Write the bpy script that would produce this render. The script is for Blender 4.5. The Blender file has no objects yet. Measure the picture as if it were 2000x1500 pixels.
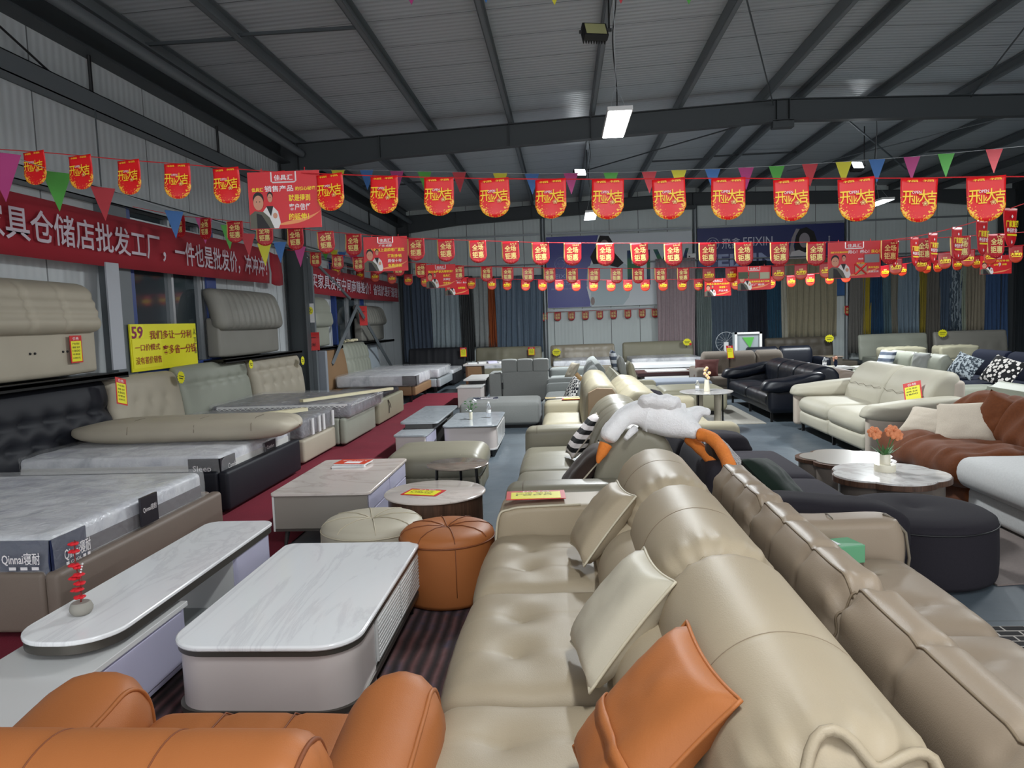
import bpy, bmesh, math, random
from mathutils import Vector, Matrix, noise
random.seed(7)
SC = bpy.context.scene
COL = SC.collection
PI = math.pi

# ---------------------------------------------------------------- camera
F, VX, VY, ROLL, H = 1450., 1100., 622., .035, 1.75
_dy = Vector((VX-1000, 750-VY, -F)).normalized()
_yv = -F*F/(ROLL*(VX-1000)+VY-750)
_up = -Vector((ROLL*_yv, -_yv, -F)).normalized()
_rx = _dy.cross(_up)
cd = bpy.data.cameras.new('camera')
cam = bpy.data.objects.new('camera', cd)
COL.objects.link(cam)
cd.sensor_width = 36
cd.lens = 36*F/2000
cd.clip_end = 200
cam.matrix_world = Matrix(((_rx.x, _rx.y, _rx.z, 0), (_dy.x, _dy.y, _dy.z, 0), (_up.x, _up.y, _up.z, H), (0, 0, 0, 1)))
SC.camera = cam

def ray(px, py):
    c = Vector((px-1000, 750-py, -F))
    return Vector((c.dot(_rx), c.dot(_dy), c.dot(_up)))
def G(px, py, z=0.):            # point of a photo pixel on the level z
    r = ray(px, py); t = (z-H)/r.z
    return Vector((r.x*t, r.y*t, z))
def AY(px, py, Y):              # ... at the distance Y down the hall
    r = ray(px, py); t = Y/r.y
    return Vector((r.x*t, Y, H+r.z*t))

# ---------------------------------------------------------------- light and exposure
w = bpy.data.worlds.new('world'); SC.world = w
w.use_nodes = True
bg = w.node_tree.nodes['Background']
bg.inputs[0].default_value = (.94, .97, 1., 1)
bg.inputs[1].default_value = 1.8
vs = SC.view_settings
vs.view_transform = 'Standard'; vs.look = 'None'; vs.gamma = 1; vs.use_curve_mapping = False
vs.exposure = 0.6
LAMPS = [(.69, 9.05, 4.0, 190), (.69, 17.3, 4.05, 280), (6.88, 17.0, 4.0, 270), (.69, .8, 4.0, 60), (6.88, 9.0, 4.0, 135), (6.88, .8, 4.0, 50)]   # x, y, z, watts; the last three are unseen lamps added for fill

# ---------------------------------------------------------------- helpers: tags and materials
def setp(o, label=None, cat=None, group=None, kind=None):
    if label: o['label'] = label
    if cat: o['category'] = cat
    if group: o['group'] = group
    if kind: o['kind'] = kind
    return o
def thing(name, label, cat, loc=(0, 0, 0), group=None):
    o = bpy.data.objects.new(name, None); COL.objects.link(o)
    o.empty_display_size = .1
    o.location = loc
    return setp(o, label, cat, group)
def worigin(o):
    v = Vector((0, 0, 0))
    while o is not None:
        v += o.location; o = o.parent
    return v
def dup(root):
    r = root.copy(); COL.objects.link(r)
    for ch in list(root.children):
        c = ch.copy(); COL.objects.link(c); c.parent = r
        for g in list(ch.children):
            d = g.copy(); COL.objects.link(d); d.parent = c
    return r

def C(h, a=1.):
    if isinstance(h, str):
        h = h.lstrip('#'); rgb = [int(h[i:i+2], 16)/255 for i in (0, 2, 4)]
        rgb = [c/12.92 if c <= .04045 else ((c+.055)/1.055)**2.4 for c in rgb]
        return (*rgb, a)
    return (*h[:3], a)
class NT:
    def __init__(s, name):
        s.m = bpy.data.materials.new(name); s.m.use_nodes = True
        s.t = s.m.node_tree; s.n = s.t.nodes; s.b = s.n['Principled BSDF']
    def new(s, typ, **k):
        n = s.n.new(typ)
        for a, v in k.items():
            if a.startswith('i_'):
                key = a[2:]; key = int(key) if key.isdigit() else key
                n.inputs[key].default_value = v
            else: setattr(n, a, v)
        return n
    def l(s, a, b): s.t.links.new(a, b)
    def obj(s, scale=(1, 1, 1), rot=(0, 0, 0), loc=(0, 0, 0)):
        tc = s.new('ShaderNodeTexCoord'); mp = s.new('ShaderNodeMapping')
        mp.inputs['Scale'].default_value = scale; mp.inputs['Rotation'].default_value = rot; mp.inputs['Location'].default_value = loc
        s.l(tc.outputs['Object'], mp.inputs[0]); return mp.outputs[0]
    def noise(s, vec, scale, detail=3, rough=.5, dist=0):
        n = s.new('ShaderNodeTexNoise'); n.inputs['Scale'].default_value = scale; n.inputs['Detail'].default_value = detail
        n.inputs['Roughness'].default_value = rough; n.inputs['Distortion'].default_value = dist
        s.l(vec, n.inputs['Vector']); return n.outputs['Fac']
    def ramp(s, fac, stops, interp='LINEAR'):
        r = s.new('ShaderNodeValToRGB'); e = r.color_ramp; e.interpolation = interp
        while len(e.elements) < len(stops): e.elements.new(.5)
        for el, (p, c) in zip(e.elements, stops): el.position = p; el.color = C(c)
        s.l(fac, r.inputs[0]); return r.outputs[0]
    def mix(s, f, a, b):
        m = s.new('ShaderNodeMix', data_type='RGBA')
        for sock, v in ((m.inputs[0], f), (m.inputs[6], a), (m.inputs[7], b)):
            if hasattr(v, 'is_output'): s.l(v, sock)
            else: sock.default_value = v if not isinstance(v, str) else C(v)
        return m.outputs[2]
    def math(s, op, a, b=0, c=0):
        m = s.new('ShaderNodeMath', operation=op)
        for i, v in enumerate((a, b, c)):
            if hasattr(v, 'is_output'): s.l(v, m.inputs[i])
            else: m.inputs[i].default_value = v
        return m.outputs[0]
    def xyz(s, vec):
        n = s.new('ShaderNodeSeparateXYZ'); s.l(vec, n.inputs[0]); return n.outputs
    def bump(s, h, st=.3, dist=.01):
        b = s.new('ShaderNodeBump'); b.inputs['Strength'].default_value = st; b.inputs['Distance'].default_value = dist
        s.l(h, b.inputs['Height']); s.l(b.outputs[0], s.b.inputs['Normal'])
    def base(s, c):
        if hasattr(c, 'is_output'): s.l(c, s.b.inputs['Base Color'])
        else: s.b.inputs['Base Color'].default_value = C(c)
    def set(s, **k):
        for a, v in k.items():
            s.b.inputs[a.replace('_', ' ')].default_value = v
        return s
def plain(name, col, rough=.5, metal=0., **k):
    t = NT(name); t.base(col); t.set(Roughness=rough, Metallic=metal)
    if k: t.set(**k)
    return t.m
def leather(name, col, rough=.5, grain=260, var=.06, bump=.12):
    t = NT(name); v = t.obj()
    c = C(col); d = tuple(x*(1-var*3) for x in c[:3])
    t.base(t.mix(t.noise(v, 2.3, 2), C(d), c))
    vo = t.new('ShaderNodeTexVoronoi'); vo.inputs['Scale'].default_value = grain; t.l(v, vo.inputs['Vector'])
    h = t.math('ADD', t.math('MULTIPLY', vo.outputs['Distance'], .5), t.noise(v, 14, 3))
    t.bump(h, bump, .006); t.set(Roughness=rough+.1); t.b.inputs['Specular IOR Level'].default_value = .33
    return t.m
def fabric(name, col, rough=.9, scale=500, var=.12, bump=.25, sheen=.12):
    t = NT(name); v = t.obj()
    c = C(col); d = tuple(x*(1-var*2.2) for x in c[:3])
    t.base(t.mix(t.noise(v, scale*.25, 2), C(d), c))
    t.bump(t.noise(v, scale, 2), bump, .003); t.set(Roughness=rough)
    t.b.inputs['Sheen Weight'].default_value = sheen
    t.b.inputs['Specular IOR Level'].default_value = .2
    return t.m
def marble(name, a, b, vein, scale=1.6, rough=.12, axis=(1, 1, 1), rot=(0, 0, .5), vs_=.4):
    t = NT(name); v = t.obj(scale=axis, rot=rot)
    n1 = t.noise(v, scale, 8, .62, 1.6)
    vn = t.math('ABSOLUTE', t.math('SUBTRACT', n1, .5))
    fac = t.ramp(vn, [(0, '#ffffff'), (.035, '#555555'), (.12, '#000000')])
    basec = t.mix(t.noise(v, scale*.8, 4, .6, .6), a, b)
    t.base(t.mix(t.math('MULTIPLY', fac, vs_), basec, vein))
    t.set(Roughness=rough); return t.m
def emit(name, col, st):
    t = NT(name); t.base(col); t.b.inputs['Emission Color'].default_value = C(col); t.b.inputs['Emission Strength'].default_value = st
    return t.m

# ---------------------------------------------------------------- helpers: mesh building
ident = lambda p: p
class MB:
    def __init__(s, T=ident): s.v = []; s.f = []; s.T = T; s.mi = []; s.cur = 0
    def add(s, vs, fs):
        o = len(s.v); s.v += [s.T(Vector(p)) for p in vs]
        s.f += [[i+o for i in f] for f in fs]; s.mi += [s.cur]*len(fs); return s
    def bb(s, x0, x1, y0, y1, z0, z1):
        return s.add([(x, y, z) for z in (z0, z1) for y in (y0, y1) for x in (x0, x1)],
                     [(0, 2, 3, 1), (4, 5, 7, 6), (0, 1, 5, 4), (2, 6, 7, 3), (0, 4, 6, 2), (1, 3, 7, 5)])
    def prism(s, poly, a0, a1, ax=2):
        n = len(poly)
        def P(q, a): return {2: (q[0], q[1], a), 1: (q[0], a, q[1]), 0: (a, q[0], q[1])}[ax]
        return s.add([P(q, a0) for q in poly]+[P(q, a1) for q in poly],
                     [tuple(range(n))[::-1], tuple(range(n, 2*n))]+[(i, (i+1) % n, n+(i+1) % n, n+i) for i in range(n)])
    def tube(s, pts, r, n=8, closed=False, cap=True):
        pts = [Vector(p) for p in pts]; m = len(pts); vs = []; prev = None
        rr = r if isinstance(r, (list, tuple)) else [r]*m
        for i, p in enumerate(pts):
            a = pts[(i-1) % m] if closed or i else p
            b = pts[(i+1) % m] if closed or i < m-1 else p
            d = (b-a).normalized()
            if prev is None:
                u = d.cross(Vector((0, 0, 1)))
                if u.length < .1: u = d.cross(Vector((1, 0, 0)))
            else: u = prev-d*prev.dot(d)
            u.normalize(); prev = u; w_ = d.cross(u)
            vs += [p+(u*math.cos(2*PI*k/n)+w_*math.sin(2*PI*k/n))*rr[i] for k in range(n)]
        fs = [(i*n+k, i*n+(k+1) % n, ((i+1) % m)*n+(k+1) % n, ((i+1) % m)*n+k) for i in range(m if closed else m-1) for k in range(n)]
        if not closed and cap: fs += [tuple(range(n))[::-1], tuple(range((m-1)*n, m*n))]
        return s.add(vs, fs)
    def lathe(s, prof, c=(0, 0, 0), n=24, sx=1, sy=1):
        vs = []; m = len(prof)
        for r, z in prof: vs += [(c[0]+r*sx*math.cos(2*PI*k/n), c[1]+r*sy*math.sin(2*PI*k/n), c[2]+z) for k in range(n)]
        fs = [(i*n+k, i*n+(k+1) % n, (i+1)*n+(k+1) % n, (i+1)*n+k) for i in range(m-1) for k in range(n)]
        fs += [tuple(range(n))[::-1], tuple(range((m-1)*n, m*n))]
        return s.add(vs, fs)
    def ball(s, c, r, n=12, R=None):
        rx, ry, rz = r if isinstance(r, (tuple, list)) else (r, r, r)
        vs = []; m = n//2
        for i in range(m+1):
            t = PI*i/m*.998+.003
            for k in range(n):
                p = Vector((rx*math.sin(t)*math.cos(2*PI*k/n), ry*math.sin(t)*math.sin(2*PI*k/n), -rz*math.cos(t)))
                if R: p = R @ p
                vs.append(p+Vector(c))
        fs = [(i*n+k, i*n+(k+1) % n, (i+1)*n+(k+1) % n, (i+1)*n+k) for i in range(m) for k in range(n)]
        fs += [tuple(range(n))[::-1], tuple(range(m*n, m*n+n))]
        return s.add(vs, fs)
    def loft(s, prof, x0, x1, step=.03, endr=.06, fn=None, cen=None, frac=.0):
        # prof: closed list of (d, z) swept along the length with rounded, puffed ends
        n = len(prof)
        cy = sum(p[0] for p in prof)/n; cz = sum(p[1] for p in prof)/n
        if cen: cy, cz = cen
        R0 = min(max(abs(p[0]-cy) for p in prof), max(abs(p[1]-cz) for p in prof))
        e = [0, .04, .15, .35, .65]
        xs = [x0+endr*t for t in e]
        k = max(2, int((x1-x0-2*endr)/step))
        xs += [x0+endr+(x1-x0-2*endr)*i/k for i in range(k+1)]
        xs += [x1-endr*t for t in e[::-1]]
        vs = []
        for x in xs:
            t = min(x-x0, x1-x)/endr
            sc = 1-(1-math.sqrt(max(0, 1-(1-min(t, 1))**2)))*min(.95, max(endr/R0, frac))
            for (a, b) in prof:
                p = Vector((x, cy+(a-cy)*sc, cz+(b-cz)*sc))
                if fn: p = fn(p)
                vs.append(p)
        m = len(xs)
        fs = [(i*n+k_, i*n+(k_+1) % n, (i+1)*n+(k_+1) % n, (i+1)*n+k_) for i in range(m-1) for k_ in range(n)]
        fs += [tuple(range(n))[::-1], tuple(range((m-1)*n, m*n))]
        return s.add(vs, fs)
    def seam(s, prof, idx, xs, x0, x1, endr, fn, cen, frac=0., r=.003, out=.001):
        # a thread laid on the lofted surface through (profile index, position) pairs
        n = len(prof); cy, cz = cen; R0 = min(max(abs(p[0]-cy) for p in prof), max(abs(p[1]-cz) for p in prof)); P = []
        for i, x in zip(idx, xs):
            t = min(1, max(0, min(x-x0, x1-x)/endr)); sc = 1-(1-math.sqrt(max(0, 1-(1-t)**2)))*min(.95, max(endr/R0, frac))
            a, b = prof[i % n]; p = Vector((x, cy+(a-cy)*sc, cz+(b-cz)*sc))
            if fn: p = fn(p)
            d = Vector((0, p.y-cy, p.z-cz)); P.append(p+d.normalized()*(out+(wob(x, i) if (wob := getattr(s, 'wob', None)) else 0)))
        return s.tube(P, r, 6)
    def build(s, name, mat, parent=None, smooth=35, bevel=0, solid=0, recalc=True, label=None):
        me = bpy.data.meshes.new(name)
        off = worigin(parent) if parent is not None else Vector((0, 0, 0))
        o = bpy.data.objects.new(name, me)
        if parent is None and s.v:
            xs = [p.x for p in s.v]; ys = [p.y for p in s.v]; zs = [p.z for p in s.v]
            off = Vector(((min(xs)+max(xs))/2, (min(ys)+max(ys))/2, min(zs))); o.location = off
        me.from_pydata([tuple(p-off) for p in s.v], [], s.f)
        mats = mat if isinstance(mat, (list, tuple)) else [mat]
        for m_ in mats: me.materials.append(m_)
        if len(mats) > 1: me.polygons.foreach_set('material_index', s.mi)
        if recalc:
            bm = bmesh.new(); bm.from_mesh(me); bmesh.ops.recalc_face_normals(bm, faces=bm.faces); bm.to_mesh(me); bm.free()
        if smooth:
            me.shade_smooth()
            if smooth < 180: me.set_sharp_from_angle(angle=math.radians(smooth))
        me.update()
        COL.objects.link(o)
        if parent is not None: o.parent = parent
        if bevel:
            b = o.modifiers.new('bevel', 'BEVEL'); b.width = bevel; b.segments = 2; b.limit_method = 'ANGLE'; b.angle_limit = .7
        if solid:
            b = o.modifiers.new('solid', 'SOLIDIFY'); b.thickness = solid; b.offset = 0
        if label: o['label'] = label
        return o
def solo(o, label, cat, group=None): return setp(o, label, cat, group)

def axis_list(h, r, step):
    e = [-h, -h+.12*r, -h+.35*r, -h+.65*r]
    k = max(1, int(round(2*(h-r)/step)))
    mid = [-h+r+2*(h-r)*i/k for i in range(k+1)]
    return e+mid+[-x for x in e[::-1]]
def soft(m, c, size, r=.05, step=.05, crown=(0, 0, .02), fn=None, R=None, tufts=(), tr=.07, td=.02, seams=(), sw=.012, sd=.008, wr=0):
    # a rounded, crowned cushion; tufts (x, y) and seams ('x'|'y', pos) press into the top
    hx, hy, hz = size[0]/2, size[1]/2, size[2]/2
    r = min(r, hx*.98, hy*.98, hz*.98)
    A = [axis_list(hx, r, step), axis_list(hy, r, step), axis_list(hz, r, max(step, .05))]
    L = [len(a)-1 for a in A]; idx = {}; vs = []
    def vert(i, j, k):
        key = (i, j, k)
        if key in idx: return idx[key]
        p = Vector((A[0][i], A[1][j], A[2][k]))
        q = Vector((max(-hx+r, min(hx-r, p.x)), max(-hy+r, min(hy-r, p.y)), max(-hz+r, min(hz-r, p.z))))
        d = p-q
        if d.length > 1e-9: d = d.normalized()*r
        p = q+d
        u, v, w_ = p.x/hx, p.y/hy, p.z/hz
        p = Vector((p.x+math.copysign(crown[0], u)*abs(u)**1.5*(1-v*v)*(1-w_*w_), p.y+math.copysign(crown[1], v)*abs(v)**1.5*(1-u*u)*(1-w_*w_),
                    p.z+math.copysign(crown[2], w_)*abs(w_)**1.5*(1-u**4)*(1-v**4)))
        if w_ > 0:
            for (tx, ty) in tufts:
                g = ((p.x-tx)**2+(p.y-ty)**2)/(tr*tr)
                if g < 8: p.z -= td*w_*math.exp(-g)+td*.5*w_*math.exp(-g*14)
            for sm in seams:
                a = p.x if sm[0] == 'x' else p.y
                g = (a-sm[1])/sw
                if abs(g) < 3: p.z -= sd*w_*math.exp(-g*g)
        if wr: p += noise.noise_vector(p*9)*wr
        if fn: p = fn(p)
        if R is not None: p = R @ p
        vs.append(p+Vector(c)); idx[key] = len(vs)-1
        return idx[key]
    fs = []
    for k in (0, L[2]):
        for i in range(L[0]):
            for j in range(L[1]): fs.append((vert(i, j, k), vert(i+1, j, k), vert(i+1, j+1, k), vert(i, j+1, k)))
    for j in (0, L[1]):
        for i in range(L[0]):
            for k in range(L[2]): fs.append((vert(i, j, k), vert(i+1, j, k), vert(i+1, j, k+1), vert(i, j, k+1)))
    for i in (0, L[0]):
        for j in range(L[1]):
            for k in range(L[2]): fs.append((vert(i, j, k), vert(i, j+1, k), vert(i, j+1, k+1), vert(i, j, k+1)))
    return m.add(vs, fs)
def catmull(pts, n=6, closed=True):
    out = []; m = len(pts)
    rng = range(m) if closed else range(m-1)
    for i in rng:
        if closed: p = [pts[(i+k) % m] for k in (-1, 0, 1, 2)]
        else: p = [pts[max(0, min(m-1, i+k))] for k in (-1, 0, 1, 2)]
        p = [Vector(q) for q in p]
        for j in range(n):
            t = j/n
            out.append(.5*((2*p[1])+(p[2]-p[0])*t+(2*p[0]-5*p[1]+4*p[2]-p[3])*t*t+(3*p[1]-p[0]-3*p[2]+p[3])*t**3))
    if not closed: out.append(Vector(pts[-1]))
    return out
def frame(ox, oy, oz, ang=0, tilt=0, roll=0):
    Rm = Matrix.Rotation(ang, 3, 'Z') @ Matrix.Rotation(tilt, 3, 'X') @ Matrix.Rotation(roll, 3, 'Y')
    o = Vector((ox, oy, oz))
    return lambda p: o+Rm @ p
def pillow(name, label, c, w_, h_, t_, mat, ang=0, tilt=0, roll=0, pipe=None, bulge=.45, group=None, band=None, cat='pillow', n=18, pinch=.07, seed=0, stripe=None):
    # upright pillow: width along x, height along z, thickness along y before turning
    T = frame(c[0], c[1], c[2], ang, tilt, roll)
    root = thing(name, label, cat, (c[0], c[1], c[2]-h_*.4), group)
    def pt(u, v, side):
        e = (1-abs(u)**3)*(1-abs(v)**3)
        y = side*t_/2*(e**bulge)
        x = u*w_/2*(1-pinch*(1-v*v)*abs(u)**2); z = v*h_/2*(1-pinch*(1-u*u)*abs(v)**2)
        k = noise.noise(Vector((u*2.2, v*2.2, seed+side*3)))*.012+noise.noise(Vector((u*5, v*5, seed+9)))*.005
        return Vector((x, y+k*e*side, z))
    m = MB(T); vs = []; fs = []
    for side in (-1, 1):
        o = len(vs)
        for i in range(n+1):
            for j in range(n+1): vs.append(pt(-1+2*i/n, -1+2*j/n, side))
        fs += [(o+i*(n+1)+j, o+(i+1)*(n+1)+j, o+(i+1)*(n+1)+j+1, o+i*(n+1)+j+1) for i in range(n) for j in range(n)]
    m.add(vs, fs)
    m.build('cover', mat, root, smooth=180)
    if pipe:
        ring = [pt(-1+2*i/n, -1, 1) for i in range(n)]+[pt(1, -1+2*i/n, 1) for i in range(n)]+[pt(1-2*i/n, 1, 1) for i in range(n)]+[pt(-1, 1-2*i/n, 1) for i in range(n)]
        MB(T).tube(ring, .006, 6, closed=True).build('piping', pipe, root, smooth=180)
    if band:
        b = MB(T); L = []; hz = band[0] == 'h'
        for i in range(n+1):
            v = -1+2*i/n
            for du in (0, .14):
                p = pt(v*.995, band[1]+du, band[2]) if hz else pt(band[0]+du, v, band[1]); L.append(p+Vector((0, band[-1]*.005, 0)))
        b.add(L, [(2*i, 2*i+1, 2*i+3, 2*i+2) for i in range(n)]).build('strap', mat, root, smooth=180, solid=.006)
    return root

_tc = {}
def text_mesh(body, off=0.0):
    key = (body, off)
    if key in _tc: return _tc[key]
    cu = bpy.data.curves.new('lettering', 'FONT'); cu.body = body; cu.size = 1; cu.offset = off; cu.resolution_u = 2
    o = bpy.data.objects.new('lettering', cu); COL.objects.link(o)
    bpy.context.view_layer.update()
    me = bpy.data.meshes.new_from_object(o.evaluated_get(bpy.context.evaluated_depsgraph_get()))
    vs = [v.co.copy() for v in me.vertices]; fs = [tuple(p.vertices) for p in me.polygons]
    bpy.data.objects.remove(o); bpy.data.curves.remove(cu); bpy.data.meshes.remove(me)
    x0 = min(v.x for v in vs); x1 = max(v.x for v in vs); y0 = min(v.y for v in vs); y1 = max(v.y for v in vs)
    vs = [((v.x-x0)/(x1-x0)-.5, (v.y-y0)/(y1-y0)-.5) for v in vs]
    _tc[key] = (vs, fs); return _tc[key]
def letter(m, body, cx, cz, w_, h_, y=0., off=.0, shear=0):
    # lettering in the local x-z plane, facing -y
    vs, fs = text_mesh(body, off)
    return m.add([(cx+a*w_+shear*b*h_, y, cz+b*h_) for a, b in vs], fs)

# ---------------------------------------------------------------- materials
M = {}
M['beige'] = leather('beige_leather', '#b1a188', .40)
M['beige2'] = leather('taupe_leather', '#9c8b78', .34)
M['beigepale'] = leather('pale_beige_leather', '#c6bda9', .42)
M['sage'] = leather('sage_grey_leather', '#8f8a79', .26)
M['cream'] = leather('cream_leather', '#a59d86', .38)
M['creamside'] = leather('tan_leather_panel', '#a58e74', .5)
M['orange'] = leather('orange_leather', '#b36c3b', .42)
M['seam'] = plain('seam_thread', '#6f6556', .7)
M['seamO'] = plain('orange_seam', '#7e4422', .6)
M['navyblk'] = leather('black_navy_leather', '#11151f', .28)
M['blacktuft'] = leather('dark_tufted_leather', '#191b23', .45)
M['darkfab'] = fabric('charcoal_fabric', '#28252b', .85, sheen=0)
M['darkfab2'] = fabric('charcoal_violet_fabric', '#333037', .85, sheen=0)
M['green'] = fabric('dark_green_fabric', '#17251d', .9)
M['brownfab'] = fabric('dark_brown_fabric', '#3e3029', .8, sheen=.1)
M['greyfab'] = fabric('grey_fabric', '#8b8d8a', .9)
M['greyfab2'] = fabric('light_grey_fabric', '#878b89', .9)
M['greyL'] = leather('grey_leather', '#8a8880', .4)
M['olive'] = leather('olive_grey_leather', '#8a8672', .38)
M['taupebed'] = leather('brown_bed_leather', '#7d6f64', .4)
M['khaki'] = leather('khaki_leather', '#96927d', .4)
M['oatmeal'] = leather('oatmeal_leather', '#b3aa98', .45)
M['palegreen'] = leather('pale_grey_green_leather', '#989b8e', .4)
M['tan'] = leather('tan_headboard', '#8d6f50', .5)
M['darkbrown'] = leather('dark_brown_leather', '#4c463d', .4)
M['white_lth'] = leather('off_white_leather', '#bbb6a5', .45)
M['white_side'] = leather('warm_white_panel', '#c9bcae', .5)
M['rust'] = fabric('rust_velvet', '#6b3714', .8, 200, .18, .1, .08)
M['whitefab'] = fabric('white_boucle', '#cbcbca', .95, 260, .1, .4)
M['ivory'] = fabric('ivory_pillow', '#cbbfae', .9)
M['bluefab'] = fabric('navy_fabric', '#171e33', .9, sheen=0)
M['brownseat'] = fabric('grey_brown_fabric', '#6f665c', .85)
M['piping'] = leather('pale_piping', '#cfc4ac', .4)
M['pipedk'] = leather('brown_piping', '#9c7c62', .5)
M['black'] = plain('black_metal', '#0c0c0d', .4, .3)
M['blackp'] = plain('black_plastic', '#121214', .5)
M['chrome'] = plain('chrome', '#c8c8cc', .18, 1.)
M['greymet'] = plain('grey_metal_trim', '#5d5953', .35, .6)
M['steel'] = plain('painted_steel', '#666c70', .5, .1)
M['steeldk'] = plain('dark_steel', '#42474a', .55, .1)
M['steellt'] = plain('galvanised_steel', '#8a9093', .4, .5)
M['white'] = plain('white_gloss', '#d3d2d0', .2)
M['lav'] = plain('lavender_gloss', '#c2bfd6', .22)
M['pinkgrey'] = plain('pinkish_gloss', '#cfc5c1', .22)
M['taupe_gl'] = plain('taupe_gloss', '#8b847b', .3)
M['graph'] = plain('graphite', '#3c3a39', .35)
M['glassgrey'] = plain('smoked_glass_shelf', '#8d9292', .08)
M['marbleW'] = marble('white_marble', '#fbfbfa', '#ececee', '#c4c1c6', 2.2, .12, (1, .22, 1), (0, 0, .45), .3)
M['marbleW2'] = marble('white_marble_brown_veins', '#e2e1de', '#cbc8c6', '#8e8178', 1.6, .1)
M['marblePk'] = marble('pink_white_marble', '#ddd3cc', '#cfc3bb', '#a8998e', 1.5, .12, (.5, 1.2, 1))
M['marbleGy'] = marble('grey_marble', '#bfc3c6', '#a9afb5', '#8b9299', 2., .1)
M['walnut'] = None
t = NT('walnut'); v = t.obj(scale=(14, 14, 1.2)); t.base(t.ramp(t.noise(v, 3, 4, .6, .8), [(.3, '#3b2a22'), (.7, '#64493a')])); t.set(Roughness=.35); M['walnut'] = t.m
t = NT('grey_wood_top'); v = t.obj(scale=(2, 12, 2)); t.base(t.ramp(t.noise(v, 3, 4, .6, .8), [(.3, '#6c6259'), (.7, '#94887d')])); t.set(Roughness=.15); M['greywood'] = t.m
M['yellow'] = plain('yellow_card', '#e8e11c', .5)
M['redcard'] = plain('red_card', '#c8201f', .5)
M['ink'] = plain('black_ink', '#1a1a1a', .6)
M['redink'] = plain('dark_red_ink', '#9c2a22', .6)
M['magink'] = plain('magenta_ink', '#8c1d52', .6)
M['whiteink'] = plain('white_print', '#ece6e6', .6)
M['goldink'] = plain('gold_print', '#ffd430', .5)
M['paleink'] = plain('pale_yellow_print', '#ecd98a', .5)
M['yelink'] = plain('yellow_print', '#fbe22b', .5)
M['skin'] = plain('printed_skin', '#c98f74', .6)
M['hair'] = plain('printed_black', '#1d1a1c', .6)
M['jacket'] = plain('printed_jacket', '#5c5a4e', .6)
M['wjacket'] = plain('printed_white_jacket', '#dcd8d6', .6)
M['string'] = plain('red_string', '#c5252b', .6)
M['wstring'] = plain('white_string', '#a9adb0', .6)
M['lampface'] = emit('lamp_diffuser', '#f4fbff', 14)
M['offface'] = plain('unlit_lens', '#a9a878', .3)
M['blue'] = plain('blue_frame', '#1c3a7c', .4)
M['alu'] = plain('aluminium', '#a9adb0', .35, .7)
M['banner'] = fabric('red_banner_cloth', '#9c2430', .75, 300, .05, .1, .05)
M['bannertxt'] = plain('banner_lettering', '#c9bcc6', .7)
M['foam'] = plain('cream_foam', '#d8cfae', .8)
M['pinkflr'] = plain('salmon_petal', '#e08a5c', .6)
M['redflr'] = plain('red_petal', '#d8202c', .6)
M['leaf'] = plain('leaf_green', '#3f6b38', .55)
M['stone'] = plain('stone_pot', '#97938a', .7)
M['ceram'] = plain('ivory_ceramic', '#e2dcc8', .35)
M['paperw'] = plain('white_paper', '#dcdcdc', .6)
M['boxgreen'] = plain('green_box', '#5c9a72', .5)
M['clear'] = NT('clear_plastic').set(Roughness=.05).m
_b = M['clear'].node_tree.nodes['Principled BSDF']; _b.inputs['Transmission Weight'].default_value = .9; _b.inputs['Base Color'].default_value = (.95, .97, 1, 1); _b.inputs['IOR'].default_value = 1.2
t = NT('plastic_wrap'); v = t.obj(); t.base('#ffffff'); t.set(Roughness=.12, Alpha=.16); t.bump(t.noise(v, 16, 4, .6, 1.5), .9, .03); M['wrap'] = t.m
t = NT('wrapped_quilt'); v = t.obj()
vo = t.new('ShaderNodeTexVoronoi'); vo.inputs['Scale'].default_value = 3.2; t.l(v, vo.inputs['Vector'])
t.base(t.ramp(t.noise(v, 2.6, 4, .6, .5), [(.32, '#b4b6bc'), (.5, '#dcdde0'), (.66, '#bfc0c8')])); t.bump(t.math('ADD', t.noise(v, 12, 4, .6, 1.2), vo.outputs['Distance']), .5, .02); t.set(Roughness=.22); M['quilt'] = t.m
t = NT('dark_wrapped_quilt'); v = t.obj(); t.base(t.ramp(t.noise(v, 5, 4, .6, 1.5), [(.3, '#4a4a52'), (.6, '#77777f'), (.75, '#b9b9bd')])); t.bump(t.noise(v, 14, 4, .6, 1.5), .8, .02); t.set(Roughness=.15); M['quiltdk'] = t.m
t = NT('concrete_floor'); v = t.obj()
n1 = t.noise(v, .5, 6, .65); n2 = t.noise(v, 6, 5, .7)
c1 = t.ramp(n1, [(.3, '#485159'), (.55, '#5b656d'), (.75, '#6b747c')])
s_ = t.xyz(v); jy = t.math('ABSOLUTE', t.math('SUBTRACT', t.math('PINGPONG', s_[1], 3.1), .0)); jx = t.math('ABSOLUTE', t.math('PINGPONG', t.math('ADD', s_[0], .62), 2.6))
crack = t.math('LESS_THAN', t.math('MINIMUM', jx, jy), .006)
c2 = t.mix(t.math('MULTIPLY', n2, .25), c1, C('#3f474d'))
t.base(t.mix(t.math('MULTIPLY', crack, .6), c2, C('#2b3034'))); t.l(t.math('MULTIPLY_ADD', n2, .25, .28), t.b.inputs['Roughness']); t.bump(n2, .08, .01); M['floor'] = t.m
t = NT('red_carpet'); v = t.obj(); t.base(t.mix(t.noise(v, 3, 4), C('#6e1228'), C('#84182f'))); t.bump(t.noise(v, 120, 2), .4, .006); t.set(Roughness=.95); M['carpet'] = t.m
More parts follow.
